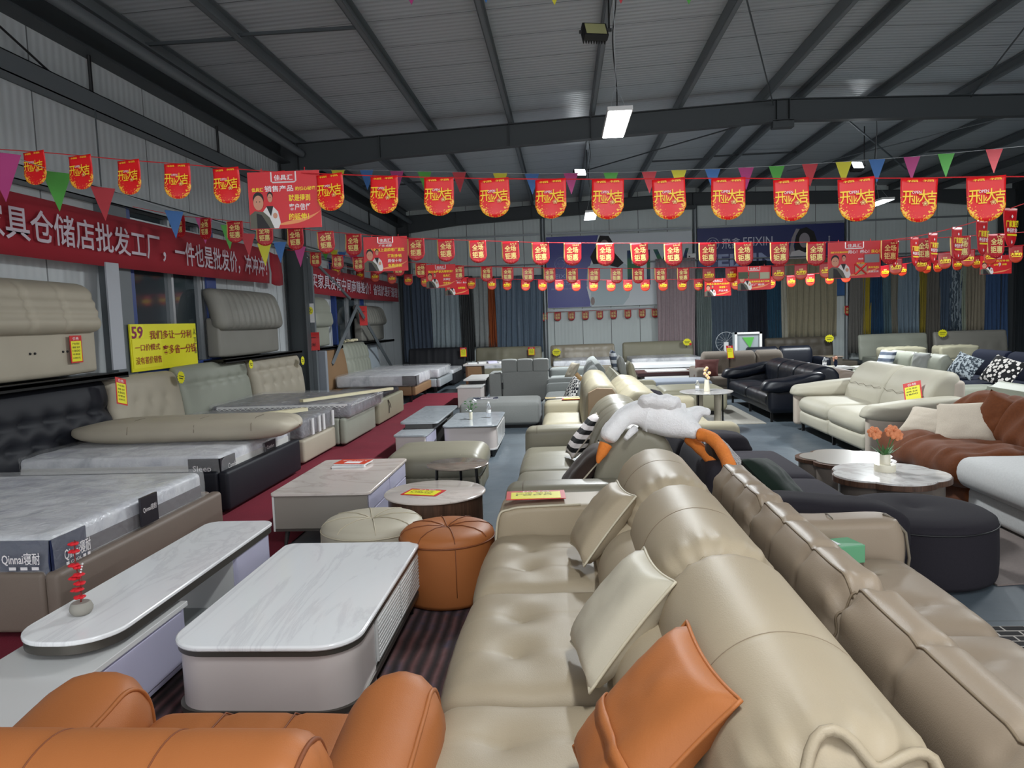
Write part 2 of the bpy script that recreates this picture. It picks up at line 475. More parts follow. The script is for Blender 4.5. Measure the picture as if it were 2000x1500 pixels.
def panelmat(name, col, ax, per, rib=True, rough=.5):
    t = NT(name); v = t.obj(); s_ = t.xyz(v)
    f = t.math('FRACT', t.math('DIVIDE', s_[ax], per)); ln = t.math('LESS_THAN', f, .022/per)
    c = t.mix(t.noise(v, 1.2, 3), C(col), tuple(x*.86 for x in C(col)[:3])+(1,))
    t.base(t.mix(t.math('MULTIPLY', ln, .75), c, C('#2a2e31')))
    if rib:
        g = t.math('SINE', t.math('MULTIPLY', s_[ax], 2*PI/.125)); t.bump(t.math('SUBTRACT', t.math('MULTIPLY', g, .3), ln), .4, .015)
    t.set(Roughness=rough); return t.m
M['wallL'] = panelmat('left_wall_panel', '#c6cbcd', 1, 1.12)
M['wallB'] = panelmat('back_wall_panel', '#dde6e4', 0, 1.0)
M['ceil'] = panelmat('roof_foil_panel', '#b2b7bb', 1, .98, True, .36)
t = NT('striped_rug'); v = t.obj(); n_ = t.noise(v, 3, 4, .6); s_ = t.xyz(v)
ws = t.math('SINE', t.math('ADD', t.math('MULTIPLY', s_[0], 95), t.math('MULTIPLY', t.noise(v, 5, 3), 3)))
t.base(t.mix(t.math('MULTIPLY_ADD', ws, .5, .5), C('#2a1d1e'), t.ramp(n_, [(.3, '#5c3431'), (.5, '#6a4a4a'), (.65, '#454456')]))); t.bump(ws, .8, .01); t.set(Roughness=.95); M['rug'] = t.m
t = NT('flag_red_open'); v = t.obj(); s_ = t.xyz(v); n_ = t.noise(v, 90, 2, .6)
edge = t.math('MULTIPLY_ADD', t.math('ABSOLUTE', s_[0]), 5., t.math('MULTIPLY', s_[2], -3.6))
f1 = t.math('GREATER_THAN', t.math('ADD', n_, t.math('MULTIPLY', t.math('SUBTRACT', edge, .95), .75)), .665)
t.base(t.mix(f1, C('#e3131a'), C('#ffc23c'))); t.set(Roughness=.42); M['flagA'] = t.m
t = NT('flag_red_sale'); v = t.obj(); s_ = t.xyz(v); n_ = t.noise(v, 70, 1)
f1 = t.math('LESS_THAN', s_[0], -.095); f2 = t.math('GREATER_THAN', n_, .72)
t.base(t.mix(t.math('MAXIMUM', f1, f2), C('#b31424'), C('#ecc273'))); t.set(Roughness=.42); M['flagB'] = t.m
t = NT('flag_red_family'); v = t.obj(); s_ = t.xyz(v)
t.base(t.ramp(t.math('MULTIPLY', s_[2], -3.6), [(0, '#8c1422'), (.5, '#a8221c'), (1, '#b53f22')])); t.set(Roughness=.42); M['flagC'] = t.m
M['flagD'] = plain('flag_red_direct', '#cc1420', .42)
M['signred'] = plain('sign_red', '#cf1520', .4)
for k_, c_ in (('pY', '#c9c22e'), ('pB', '#3567a4'), ('pM', '#a83373'), ('pG', '#4a9c3c'), ('pR', '#b5303a')):
    t = NT('pennant_'+k_); t.base(c_); t.set(Roughness=.6); M[k_] = t.m

# ================================================================ setting
def struct(m, name, mat, smooth=0, bevel=0, parent=None):
    o = m.build(name, mat, parent, smooth=smooth, bevel=bevel)
    o['kind'] = 'structure'; return o
WX, BY, RX = -5.75, 26.4, 15.1
def ztop(x): return 5.5+.37*(x+5.75)/10.15 if x < 4.4 else 5.87-.36*(x-4.4)/10.7   # top of the rafters
struct(MB().bb(WX-.3, RX+.3, -6, BY+.3, -.15, 0), 'floor', M['floor'])
struct(MB().bb(WX-.12, WX, -6, BY+.1, 0, 5.75), 'wall_left', M['wallL'])
struct(MB().bb(WX, RX, BY, BY+.12, 0, 6.1), 'wall_back', M['wallB'])
M['wallR'] = panelmat('right_wall_panel', '#3d4347', 1, 1.1)
struct(MB().bb(RX, RX+.12, -6, BY+.1, 0, 5.8), 'wall_right', M['wallR'])
m = MB()
m.prism([(WX-.12, ztop(WX)+.21), (4.4, ztop(4.4)+.21), (RX+.12, ztop(RX)+.21), (RX+.12, ztop(RX)+.3), (4.4, ztop(4.4)+.3), (WX-.12, ztop(WX)+.3)], -6, BY+.1, 1)
struct(m, 'ceiling', M['ceil'])
# rolled red carpet runner laid along the beds
cp = MB().add([(-3.5, 3.4, .004), (-2.27, 3.4, .004), (-2.25, 18.2, .004), (-3.5, 18.2, .004), (-3.5, 3.4, .008), (-2.27, 3.4, .008), (-2.25, 18.2, .008), (-3.5, 18.2, .008)],
              [(0, 3, 2, 1), (4, 5, 6, 7), (0, 1, 5, 4), (1, 2, 6, 5), (2, 3, 7, 6), (3, 0, 4, 7)]).build('carpet_runner', M['carpet'], smooth=0)
solo(cp, 'long dark red carpet runner on the floor along the foot of the beds', 'carpet')

def ibeam(y, pts_top, pts_bot, fw=.2):
    m = MB(); n = len(pts_top)
    m.prism(pts_top+pts_bot[::-1], y-.006, y+.006, 1)
    for P in (pts_top, pts_bot):
        for a, b in zip(P[:-1], P[1:]):
            s_ = 1 if P is pts_top else -1
            m.prism([a, b, (b[0], b[1]-.014*s_), (a[0], a[1]-.014*s_)], y-fw/2, y+fw/2, 1)
    return m
for y in (15.3, 26.15):
    xs = [WX+.05, -3.6, 4.4, 12.5, RX-.05]; dep = [.62, .46, .42, .4, .62]
    top = [(x, ztop(x)) for x in xs]; bot = [(x, ztop(x)-d) for x, d in zip(xs, dep)]
    m = ibeam(y, top, bot)
    for x in (-3.62, -.98, .66, 4.28, 4.52, 9.5): m.bb(x-.005, x+.005, y-.1, y+.1, ztop(x)-.45, ztop(x))
    m.bb(4.2, 4.6, y-.1, y+.1, ztop(4.4)-.55, ztop(4.4)-.4)
    struct(m, 'beam_rafter', M['steeldk'])
    for x0, x1 in ((WX+.02, WX+.42), (RX-.5, RX-.02)):
        m = MB().bb(x0, x0+.014, y-.13, y+.13, 0, 5.5).bb(x1-.014, x1, y-.13, y+.13, 0, ztop(x1)-.02).bb(x0, x1, y-.005, y+.005, 0, ztop(x1)-.1)
        struct(m, 'column_steel', M['steeldk'])
PURX = [-5.45, -4.2, -2.6, -.98, .66, 2.38, 4.0, 4.8, 6.3, 7.9, 9.5, 11.1, 12.7, 14.3]
for i, x in enumerate(PURX):
    z = ztop(x); s_ = 1 if x < 4.4 else -1
    m = MB().bb(x-.006, x+.006, -5.5, BY, z+.004, z+.2)
    m.bb(min(x, x+.075*s_), max(x, x+.075*s_), -5.5, BY, z+.004, z+.016).bb(min(x, x+.075*s_), max(x, x+.075*s_), -5.5, BY, z+.188, z+.2)
    m.bb(x+.075*s_-.004, x+.075*s_+.004, -5.5, BY, z+.004, z+.03)
    struct(m, 'beam_purlin', M['steel'])
# bridging bars between purlins, tie rods and wind bracing
m = MB()
for y in (9.9, 20.6):
    for a, b in ((0, 1), (1, 2), (6, 7), (7, 8), (5, 6), (10, 11)):
        m.bb(PURX[a], PURX[b], y-.02, y+.02, ztop(PURX[a])+.05, ztop(PURX[a])+.09)
struct(m, 'beam_bridging', M['steeldk'])
def rod(name, a, b, r, mat):
    o = MB().tube([a, b], r, 8).build(name, mat, smooth=60); o['kind'] = 'structure'; return o
rod('beam_bracing', (2.38, 9.9, 5.8), (4.2, 15.2, 5.75), .012, M['steeldk'])
rod('beam_bracing', (.66, 20.6, 5.7), (4.4, 15.4, 5.62), .016, M['steeldk'])
rod('beam_bracing', (5.5, 15.4, 5.6), (9.5, 21.5, 5.5), .02, M['steel'])
rod('beam_bracing', (9.5, 15.4, 5.5), (6.3, 21.5, 5.6), .014, M['steel'])
rod('beam_bracing', (6.3, 9.9, 5.8), (7.9, 15.2, 5.7), .012, M['steeldk'])
rod('beam_eave_tube', (-5.22, -5.5, 5.28), (-5.22, 15.15, 5.28), .075, M['steel'])
rod('beam_eave_tube', (-5.22, 15.45, 5.28), (-5.22, 26, 5.28), .075, M['steel'])
struct(MB().bb(WX, WX+.03, -5.5, BY, 5.15, 5.72).bb(WX, WX+.24, -5.5, BY, 5.13, 5.16), 'beam_eave', M['steeldk'])
for z in (4.44, 3.37):
    for y0, y1 in ((-5.5, 15.1), (15.5, BY)):
        if z < 4 :
            segs = [(y0, 15.1)] if y0 < 0 else [(15.5, BY)]
        else: segs = [(y0, y1)]
        for a, b in segs:
            h_ = .22 if z > 4 else .16
            struct(MB().bb(WX, WX+.2, a, b, z, z+.012).bb(WX, WX+.2, a, b, z+h_-.012, z+h_).bb(WX+.19, WX+.2, a, b, z, z+h_).bb(WX, WX+.012, a, b, z, z+h_), 'beam_wall_girt', M['steellt' if z < 4 else 'steel'])
for y in (8.95, 12.3, 18, 22): rod('beam_sag_rod', (WX+.1, y, 4.66), (WX+.1, y, 5.15), .022, M['blackp'])
for y in (8.8,): rod('beam_sag_rod', (WX+.22, y, 4.44), (WX+.22, y, 3.53), .008, M['steeldk'])
rod('beam_wall_bracing', (WX+.14, 5.2, 5.6), (WX+.14, 8.2, 4.66), .012, M['blackp'])
rod('beam_wall_bracing', (WX+.26, 15.5, 3.45), (WX+.26, 19.0, 2.45), .04, M['steel'])
# K brace of steel angle standing in front of the second window
def bar(name, a, b, w_, mat):
    a = Vector(a); b = Vector(b)
    o = MB().tube([a, b], w_*.7, 4).build(name, mat, smooth=0); o['kind'] = 'structure'
bar('beam_brace', (-5.2, 16.3, .9), (-5.2, 18.6, 2.25), .07, M['steel'])
bar('beam_brace', (-5.2, 22.4, .3), (-5.2, 18.6, 2.25), .07, M['steel'])
struct(MB().bb(WX+.4, WX+.5, 15.44, 15.54, 0, 3.2), 'column_post', M['steel'])
# back wall pipes and girts
for x in (-.63, 4.62, 9.72):
    rod('column_wall_pipe', (x, BY-.06, 0), (x, BY-.06, 5.5), .085, M['steellt'])
for z, segs in ((4.68, ((-5.2, -.75), (-.5, 4.5), (4.74, 9.6), (9.85, 15))), (2.0, ((-.5, 3.2),)), (3.36, ((-.5, 4.5), (4.74, 9.6)))):
    for a, b in segs: struct(MB().bb(a, b, BY-.07, BY-.005, z, z+.06), 'beam_wall_girt', M['steellt'])
rod('beam_curtain_rail', (-5.2, BY-.35, 3.66), (-.7, BY-.35, 3.66), .02, M['steellt'])
rod('beam_curtain_rail', (3, BY-.35, 3.6), (15, BY-.35, 3.5), .02, M['steellt'])
rod('beam_right_rail', (RX-.52, 15.2, 3.2), (RX-.52, 26, 3.2), .02, M['steellt'])

# windows
t = NT('window_glass'); t.base('#30383d'); t.set(Roughness=.06); M['pane'] = t.m
for n_, (y0, y1) in enumerate(((9.43, 11.85), (18.2, 20.85))):
    z0, z1 = 1.2, 3.5
    r = thing('window_%d' % (n_+1), None, None, (WX, (y0+y1)/2, z0)); r['kind'] = 'structure'
    m = MB().bb(WX, WX+.12, y0, y0+.1, z0, z1).bb(WX, WX+.12, y1-.32, y1, z0, z1).bb(WX, WX+.12, y0, y1, z1-.12, z1).bb(WX, WX+.14, y0, y1, z0, z0+.1)
    m.build('frame', M['blue'], r, smooth=0, bevel=.004)
    m = MB(); ym = (y0+y1-.2)/2
    for a, b in ((y0+.1, y0+.13), (ym-.03, ym+.03), (y1-.39, y1-.32), (y1-.47, y1-.43)): m.bb(WX+.02, WX+.09, a, b, z0+.1, z1-.12)
    m.bb(WX+.02, WX+.08, y0+.1, y1-.32, z1-.42, z1-.38).bb(WX+.02, WX+.08, y0+.1, y1-.32, z1-.24, z1-.22)
    m.build('sash', M['alu'], r, smooth=0)
    MB().bb(WX+.03, WX+.036, y0+.1, y1-.32, z0+.1, z1-.12).build('pane', M['pane'], r, smooth=0)
struct(MB().bb(WX, WX+.16, 8.95, 9.38, 0, 3.36), 'column_left_dark', M['steel'])
lp = MB(lambda p: Vector((WX+.28+.25*(3.0-p.z)*.2, 8.55+p.y, p.z))).bb(0, .02, 0, .3, 1.2, 3.05)
lp = MB(lambda p: Vector((-5.42+.02*p.x-.10*(p.z-1.3)/1.7, 8.55+p.y+.1*(p.z-1.3), p.z))).bb(0, 1, 0, .26, 1.32, 2.62).build('leaning_panel', plain('lilac_grey_board', '#a3a6ad', .5), smooth=0)
solo(lp, 'narrow pale grey printed board leaning on wall left of the blue window', 'board')

# ---------------------------------------------------------------- lamps
def led_lamp(loc, label, watts, on=True, ang=0, zc=None, visible=True):
    x, y, z = loc
    r = thing('hanging_panel_lamp', label, 'lamp', loc, 'white LED panel lamps hung from the roof')
    T = frame(x, y, z, ang)
    MB(T).bb(-.14, .14, -.62, .62, 0, .05).build('housing', M['white'], r, smooth=0, bevel=.006)
    MB(T).bb(-.125, .125, -.6, .6, -.006, 0).build('diffuser', M['lampface'], r, smooth=0)
    zt = ztop(x)+.05
    m = MB(T)
    m.tube([(0, 0, zt-z), (0, 0, .45)], .004, 5)
    if x > 5: m.bb(6.25-x, .06, -.02, .02, zt-z-.05, zt-z)
    for a, b in ((-.1, -.4), (.1, -.4), (-.1, .4), (.1, .4)): m.tube([(0, 0, .45), (a, b, .05)], .003, 4)
    m.build('hanger', M['wstring'], r, smooth=0)
    pts = [Vector((0, 0, zt-z)), Vector((.03, .05, (zt-z)*.8)), Vector((-.02, .02, (zt-z)*.55)), Vector((.02, .06, .35)), Vector((0, .1, .05))]
    MB(T).tube(catmull(pts, 5, False), .008, 6).build('cable', M['blackp'], r, smooth=60)
    ld = bpy.data.lights.new('lamp_light', 'AREA'); ld.shape = 'RECTANGLE'; ld.size = .25; ld.size_y = 1.2; ld.energy = watts; ld.color = (.93, .98, 1)
    lo = bpy.data.objects.new('lamp_light', ld); COL.objects.link(lo); lo.parent = r; lo.location = (0, 0, -.012); lo.rotation_euler = (0, 0, ang)
    return r
LL = ['bright white LED panel lamp hanging nearest below the roof centre', 'bright white LED panel lamp hanging far off before the blue poster wall',
      'tilted bright LED panel lamp hanging in the distance before the grey back wall', 'LED panel lamp hanging over the beige sofa row by the entrance',
      'LED panel lamp hanging above the rust coloured sofa', 'LED panel lamp hanging above the floor right of the entrance']
for p, l in zip(LAMPS, LL): led_lamp(p[:3], l, p[3])
# small floodlights clamped to the purlins
def flood(loc, lit, label):
    x, y, z = loc
    r = thing('floodlight', label, 'floodlight', loc)
    T = frame(x, y, z, .25, -.55)
    MB(T).bb(-.15, .15, -.03, .05, -.11, .1).bb(-.15, .15, .05, .07, -.1, .09).build('housing', M['blackp'], r, smooth=0, bevel=.008)
    m = MB(T)
    for i in range(9): m.bb(-.14+i*.033, -.13+i*.033, .05, .11, -.1, .1)
    m.build('fins', M['blackp'], r, smooth=0)
    MB(T).bb(-.125, .125, -.036, -.03, -.09, .075).build('lens', M['lampface'] if lit else M['offface'], r, smooth=0)
    MB().tube([(x+.17, y+.02, z), (x+.17, y+.02, ztop(x)+.02)], .012, 6).bb(x-.19, x+.2, y, y+.04, z-.015, z+.015).build('bracket', M['blackp'], r, smooth=0)
    return r
flood((.48, 9.3, 5.18), False, 'unlit black floodlight clamped under the roof beam')
flood((.5, 18.2, 5.2), True, 'small lit floodlight under the roof beam beyond the first rafter')
flood((6.7, 17.6, 4.95), True, 'small lit floodlight beside the blue pennant string')

# ================================================================ left side: beds
RL = Matrix(((0, 0, 1), (1, 0, 0), (0, 1, 0)))      # pad faces +x
RB = Matrix(((1, 0, 0), (0, 0, -1), (0, 1, 0)))     # pad faces -y
def grid_t(nx, ny, w_, h_, off=0, stag=False):
    return [((-.5+(i+.5+(.5 if stag and j % 2 else 0))/nx)*w_, (-.5+(j+.5)/ny)*h_+off) for i in range(nx) for j in range(ny)]
def headboard(root, x, y0, y1, z0, z1, mat, th=.14, tufts=(), seams=(), lean=.12, name='headboard', face='L', step=.03, back=None, td=.03, tr=.07, wr=0):
    w_, h_ = y1-y0, z1-z0
    fn = None
    m = MB()
    Rm = RL if face == 'L' else RB
    def fn(p):
        q = (p.y+h_/2)/h_
        return Vector((p.x, p.y, p.z-lean*q*q))
    c = (x, (y0+y1)/2, (z0+z1)/2) if face == 'L' else ((y0+y1)/2, x, (z0+z1)/2)
    soft(m, c, (w_, h_, th), r=th*.45, step=step, crown=(.01, .01, .03), fn=fn, R=Rm, tufts=tufts, seams=seams, td=td, tr=tr, sw=.035, sd=.032, wr=wr)
    return m.build(name, mat, root, smooth=180)
def bed(label, xf, y0, y1, fh, mat, xh=-5.3, legs=True, legmat=None, gap=.04, cat='bed', name='bed'):
    r = thing(name, label, cat, ((xf+xh)/2, (y0+y1)/2, 0))
    m = MB()
    soft(m, ((xf-.05), (y0+y1)/2, (fh+gap)/2), (.1, y1-y0, fh-gap), r=.035, step=.2, crown=(.008, 0, 0))
    soft(m, ((xf+xh)/2-.05, y0+.05, (fh+gap)/2), (xf-xh-.1, .1, fh-gap), r=.03, step=.2, crown=(0, .005, 0))
    soft(m, ((xf+xh)/2-.05, y1-.05, (fh+gap)/2), (xf-xh-.1, .1, fh-gap), r=.03, step=.2, crown=(0, 0, 0))
    m.build('frame', mat, r, smooth=180)
    MB().bb(xh, xf-.08, y0+.08, y1-.08, fh-.12, fh-.08).build('slat_base', M['blackp'], r, smooth=0)
    if legs:
        for a in (xf-.15, xh+.2):
            for b in (y0+.12, y1-.12): MB().bb(a-.03, a+.03, b-.03, b+.03, 0, gap+.03).build('leg', legmat or M['black'], r, smooth=0)
    return r
def mattress(label, x0, x1, y0, y1, z0, z1, top, side=None, band=None, wrap=True, tag=None, corner=None, group=None):
    r = thing('mattress', label, 'mattress', ((x0+x1)/2, (y0+y1)/2, z0), group)
    m = MB(); w_ = x1-x0; d_ = y1-y0; h_ = z1-z0
    tf = [(a, b) for a in [(-.5+(i+.5)/7)*w_ for i in range(7)] for b in [(-.5+(j+.5)/6)*d_ for j in range(6)]]
    soft(m, ((x0+x1)/2, (y0+y1)/2, (z0+z1)/2), (w_, d_, h_), r=.045, step=.06, crown=(.01, .01, .02), tufts=tf, td=.012, tr=.08)
    m.build('pad', top, r, smooth=180)
    if band:
        mm = MB()
        z_a, z_b = z0+h_*.28, z0+h_*.62
        mm.bb(x0+.05, x1-.04, y0-.012, y0-.002, z_a, z_b).bb(x1+.002, x1+.012, y0+.05, y1-.05, z_a, z_b)
        mm.build('border_band', band, r, smooth=0)
    if corner:
        mm = MB().bb(x1-.3, x1+.016, y0-.018, y0-.008, z0+.01, z1-.02).bb(x1+.01, x1+.02, y0-.018, y0+.3, z0+.01, z1-.02)
        c_ = mm.build('corner_guard', corner, r, smooth=0)
    if wrap:
        mm = MB(); soft(mm, ((x0+x1)/2, (y0+y1)/2, (z0+z1)/2+.004), (w_+.05, d_+.05, h_+.05), r=.05, step=.07, crown=(.01, .01, .02), wr=.012)
        mm.build('plastic_wrap', M['wrap'], r, smooth=180)
    return r
lab_navy = plain('navy_label', '#1b2547', .35); lab_blk = plain('dark_label', '#2b2a30', .3)
# bed 1, brown leather, front left
b1 = bed('brown leather bed frame nearest the camera, under a plastic wrapped mattress', -2.92, 3.95, 6.0, .4, M['taupebed'], -5.6)
m1 = mattress('plastic wrapped pale grey mattress with navy corner label on the nearest brown bed', -5.5, -3.0, 4.0, 5.82, .33, .6, M['quilt'], band=plain('brown_band', '#544c50', .6), corner=lab_navy)
T = lambda p: Vector((-2.065-1.0+p.x*0, 0, 0))
def side_letter(m, s, x, yc, zc, w_, h_, off=0.): # lettering on a face looking toward +x
    vs_, fs_ = text_mesh(s, off); m.add([(x, yc+a*w_, zc+b*h_) for a, b in vs_], fs_)
def top_letter(m, s, xc, yc, z, w_, h_, ang=0, off=0.):
    vs_, fs_ = text_mesh(s, off); ca, sa = math.cos(ang), math.sin(ang)
    m.add([(xc+a*w_*ca-b*h_*sa, yc+a*w_*sa+b*h_*ca, z) for a, b in vs_], fs_)
m = MB(); letter(m, 'Qinnai寝耐', -3.135, .485, .23, .075, 3.94, .01); letter(m, '■ ■ ■', -3.12, .43, .18, .018, 3.94)
side_letter(m, 'Qinnai寝耐', -2.92, 4.13, .485, .24, .085, .01); side_letter(m, '■ COOL ■ ■', -2.92, 4.13, .43, .22, .018)
m.build('lettering', M['whiteink'], m1, smooth=0)
m = MB().bb(-2.945, -2.93, 4.82, 5.03, .42, .62); lb = m.build('side_label', lab_blk, m1, smooth=0)
m = MB(); side_letter(m, 'Qinnai寝耐', -2.928, 4.925, .53, .17, .045); m.build('label_lettering', M['whiteink'], m1, smooth=0)
m = MB().add([(-4.9, 4.7, .648), (-4.3, 4.55, .65), (-4.2, 4.95, .65), (-4.85, 5.1, .648)], [(0, 1, 2, 3)]); m.build('printed_sheet', lab_navy, m1, smooth=0, solid=.004)
m = MB()
for i in range(7):
    for j in range(3): top_letter(m, 'QIN', -5.0+i*.28, 4.35+j*.45+.06*(i % 2), .652, .07, .03, 1.2)
m.build('quilt_print', plain('grey_print', '#6d7280', .5), m1, smooth=0)
# bed 2, black with tufted headboard
b2 = bed('black leather bed frame with dark tufted headboard, second from the camera', -3.2, 6.7, 8.65, .42, M['blacktuft'], -5.35, legs=True)
headboard(b2, -5.4, 6.2, 8.4, .35, 1.24, M['blacktuft'], th=.2, tufts=[(x, y) for k, y in enumerate((.08, -.14)) for x in [-1.1+.26*k/2+.36*i for i in range(7)]], seams=[('y', .08), ('y', -.14)], td=.05, tr=.09, step=.045)
m2 = mattress('plastic wrapped mattress with silver edge lying on the black bed', -5.55, -3.3, 6.76, 8.55, .34, .56, M['quilt'], band=plain('silver_tape', '#d5d3cf', .3), corner=lab_blk)
MB().bb(-5.5, -3.62, 6.735, 6.745, .345, .395).build('dark_border', lab_blk, m2, smooth=0)
m = MB(); letter(m, 'Sleep', -3.46, .44, .18, .07, 6.73, 0); side_letter(m, 'Comfort', -3.275, 7.0, .44, .22, .05); m.build('lettering', M['whiteink'], m2, smooth=0)
m = MB().bb(-3.276, -3.262, 7.75, 8.05, .40, .52); m.build('side_label', lab_blk, m2, smooth=0)
m = MB(); side_letter(m, 'Comfort', -3.26, 7.9, .46, .2, .04); m.build('label_lettering', M['whiteink'], m2, smooth=0)
# long slim leather cushion lying on it
r = thing('leather_bolster', 'long pale leather bolster lying across the mattress of the black bed', 'cushion', (-4.2, 7.85, .6))
m = MB(frame(-4.15, 7.8, .67, .06))
def fnb(p):
    k = 1-(abs(p.x/1.2)**5*.6 if p.x < 0 else abs(p.x/1.25)**10*.35)
    return Vector((p.x, p.y*k, p.z*(1-(abs(p.x/1.2)**5*.6 if p.x < 0 else abs(p.x/1.25)**9*.4))+(-.035*math.exp(-((p.y-.1)/.035)**2) if p.z > 0 else 0)))
soft(m, (0, 0, .03), (2.4, .78, .19), r=.085, step=.04, crown=(.03, .02, .025), fn=fnb)
m.build('cover', M['oatmeal'], r, smooth=180)
m = MB(frame(-4.15, 7.8, .655, .06)); ringp = [Vector((1.18*math.cos(a)*(abs(math.cos(a))**-.35 if abs(math.cos(a)) > .05 else 1), .32*math.sin(a)*(1 if True else 1), 0)) for a in [2*PI*i/40+.01 for i in range(40)]]
m = MB(frame(-4.15, 7.8, .67, .06))
for x in (-.45, .25, .85): m.tube([(x+.01, -.42, .03), (x, -.38, .1), (x, -.2, .152), (x, .0, .15), (x, .06, .13)], .003, 4)
m.build('seam', M['seam'], r, smooth=180)
# bed 3
b3 = bed('pale khaki bed frame with beige tufted headboard beside the black bed', -3.3, 9.05, 10.35, .33, M['oatmeal'], -5.35)
headboard(b3, -5.38, 8.42, 9.98, .35, 1.22, M['oatmeal'], th=.2, tufts=[(-.35, .1), (0, .1), (.35, .1), (-.2, -.12), (.2, -.12)], td=.035, tr=.11)
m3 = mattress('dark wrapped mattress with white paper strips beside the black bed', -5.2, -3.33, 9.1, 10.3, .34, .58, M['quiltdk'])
for y in (9.35, 9.62, 9.8, 10.2): MB().bb(-3.3, -3.285, y, y+.07, .36, .57).build('paper_strip', M['paperw'], m3, smooth=0)
solo(MB(frame(-3.75, 9.55, .62, .9)).bb(-.55, .35, -.06, .06, 0, .045).build('foam_strip', M['foam'], smooth=0), 'short pale yellow foam strip on the dark wrapped mattress', 'foam strip')
# bed 4
b4 = bed('white leather bed frame with ribbed pale headboard, fourth from the camera', -3.18, 10.45, 12.15, .42, M['palegreen'], -5.35)
headboard(b4, -5.36, 10.0, 12.2, .4, 1.26, M['palegreen'], th=.2, seams=[('y', .17)], tufts=[(-.7+.35*i, .17) for i in range(5)], td=.02, tr=.09)
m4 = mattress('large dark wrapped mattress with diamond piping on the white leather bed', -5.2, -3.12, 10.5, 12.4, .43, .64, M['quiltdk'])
m = MB(); m.bb(-5.1, -3.15, 10.48, 10.485, .6, .63)
for i in range(24):
    x = -5.1+i*.08; m.tube([(x, 10.472, .6), (x+.04, 10.472, .575), (x+.08, 10.472, .6)], .005, 4)
for i in range(24):
    y = 10.5+i*.08; m.tube([(-3.1, y, .61), (-3.1, y+.04, .59), (-3.1, y+.08, .61)], .004, 4)
m.build('piping', M['paperw'], m4, smooth=0)
solo(MB(frame(-3.35, 11.3, .67, 1.05)).bb(-.95, .95, -.04, .04, 0, .04).build('foam_strip', M['foam'], smooth=0), 'long pale yellow foam strip on the large dark wrapped mattress', 'foam strip')
# bed 5
b5 = bed('khaki leather storage bed with tufted headboard next to the steel column', -3.2, 12.5, 14.45, .45, M['khaki'], -5.3)
headboard(b5, -5.3, 12.3, 14.55, .4, 1.24, M['oatmeal'], th=.22, tufts=grid_t(5, 2, 2.1, .5, .08), seams=[('y', .2)], td=.04, tr=.1)
soft(m := MB(), (-3.75, 13.5, .49), (1.0, 1.7, .1), r=.04, step=.1, wr=.02)
solo(m.build('dust_bag', plain('dark_wrapped_cloth', '#26262c', .3), smooth=180), 'dark folded cloth pack on the khaki storage bed', 'cloth')
m = MB().tube([(-3.185, 13.1, .4), (-3.18, 13.15, .28), (-3.18, 13.12, .16)], .008, 5).tube([(-3.185, 13.12, .4), (-3.18, 13.25, .3), (-3.18, 13.28, .24)], .006, 5); m.build('pull_strap', M['greymet'], b5)
# beds beyond the column
b6 = bed('tan leather bed frame with tan headboard and grey sides beyond the column', -3.3, 16.2, 18.15, .36, M['tan'], -5.3, gap=.16)
headboard(b6, -5.28, 15.75, 17.55, .3, 1.27, M['tan'], th=.2, name='headboard')
MB().bb(-5.5, -5.1, 15.6, 15.72, 0, 1.24).build('side_panel', plain('grey_side_panel', '#8c929b', .6), b6, bevel=.02)
mattress('pale grey wrapped mattress on the tan bed beyond the column', -5.1, -3.3, 16.22, 18.0, .38, .62, M['quilt'], corner=lab_blk)
b7 = bed('pale leather bed frame with ribbed cream headboard behind the tan bed', -3.1, 18.3, 20.4, .36, plain('pale_blue_leather', '#a3a9ad', .4), -5.3, gap=.15)
headboard(b7, -5.28, 17.6, 19.7, .3, 1.32, M['palegreen'], th=.24, seams=[('y', .1)]+[('x', -1+.28*i) for i in range(8)], td=.02)
mattress('wrapped mattress on the pale bed behind the tan bed', -5.1, -3.15, 18.4, 20.3, .38, .6, M['quilt'])
headb = thing('standing_headboard', 'pale blue white padded headboard standing behind the steel brace', 'headboard', (-5.3, 21.5, 0))
headboard(headb, -5.5, 19.9, 21.7, .0, 1.2, plain('pale_blue_vinyl', '#b4bec6', .4), th=.12, name='pad', lean=.1)
m = MB()
for i in range(7): m.tube(catmull([(-5.3+random.uniform(-.1, .1), 17.9+i*.12+random.uniform(-.1, .1), 1.36+random.uniform(0, .05)) for _ in range(4)], 3, True), .02, 5, closed=True)
solo(m.build('folded_cloth', M['foam'], smooth=60), 'crumpled cream wrapping lying on top of the ribbed cream headboard', 'cloth')

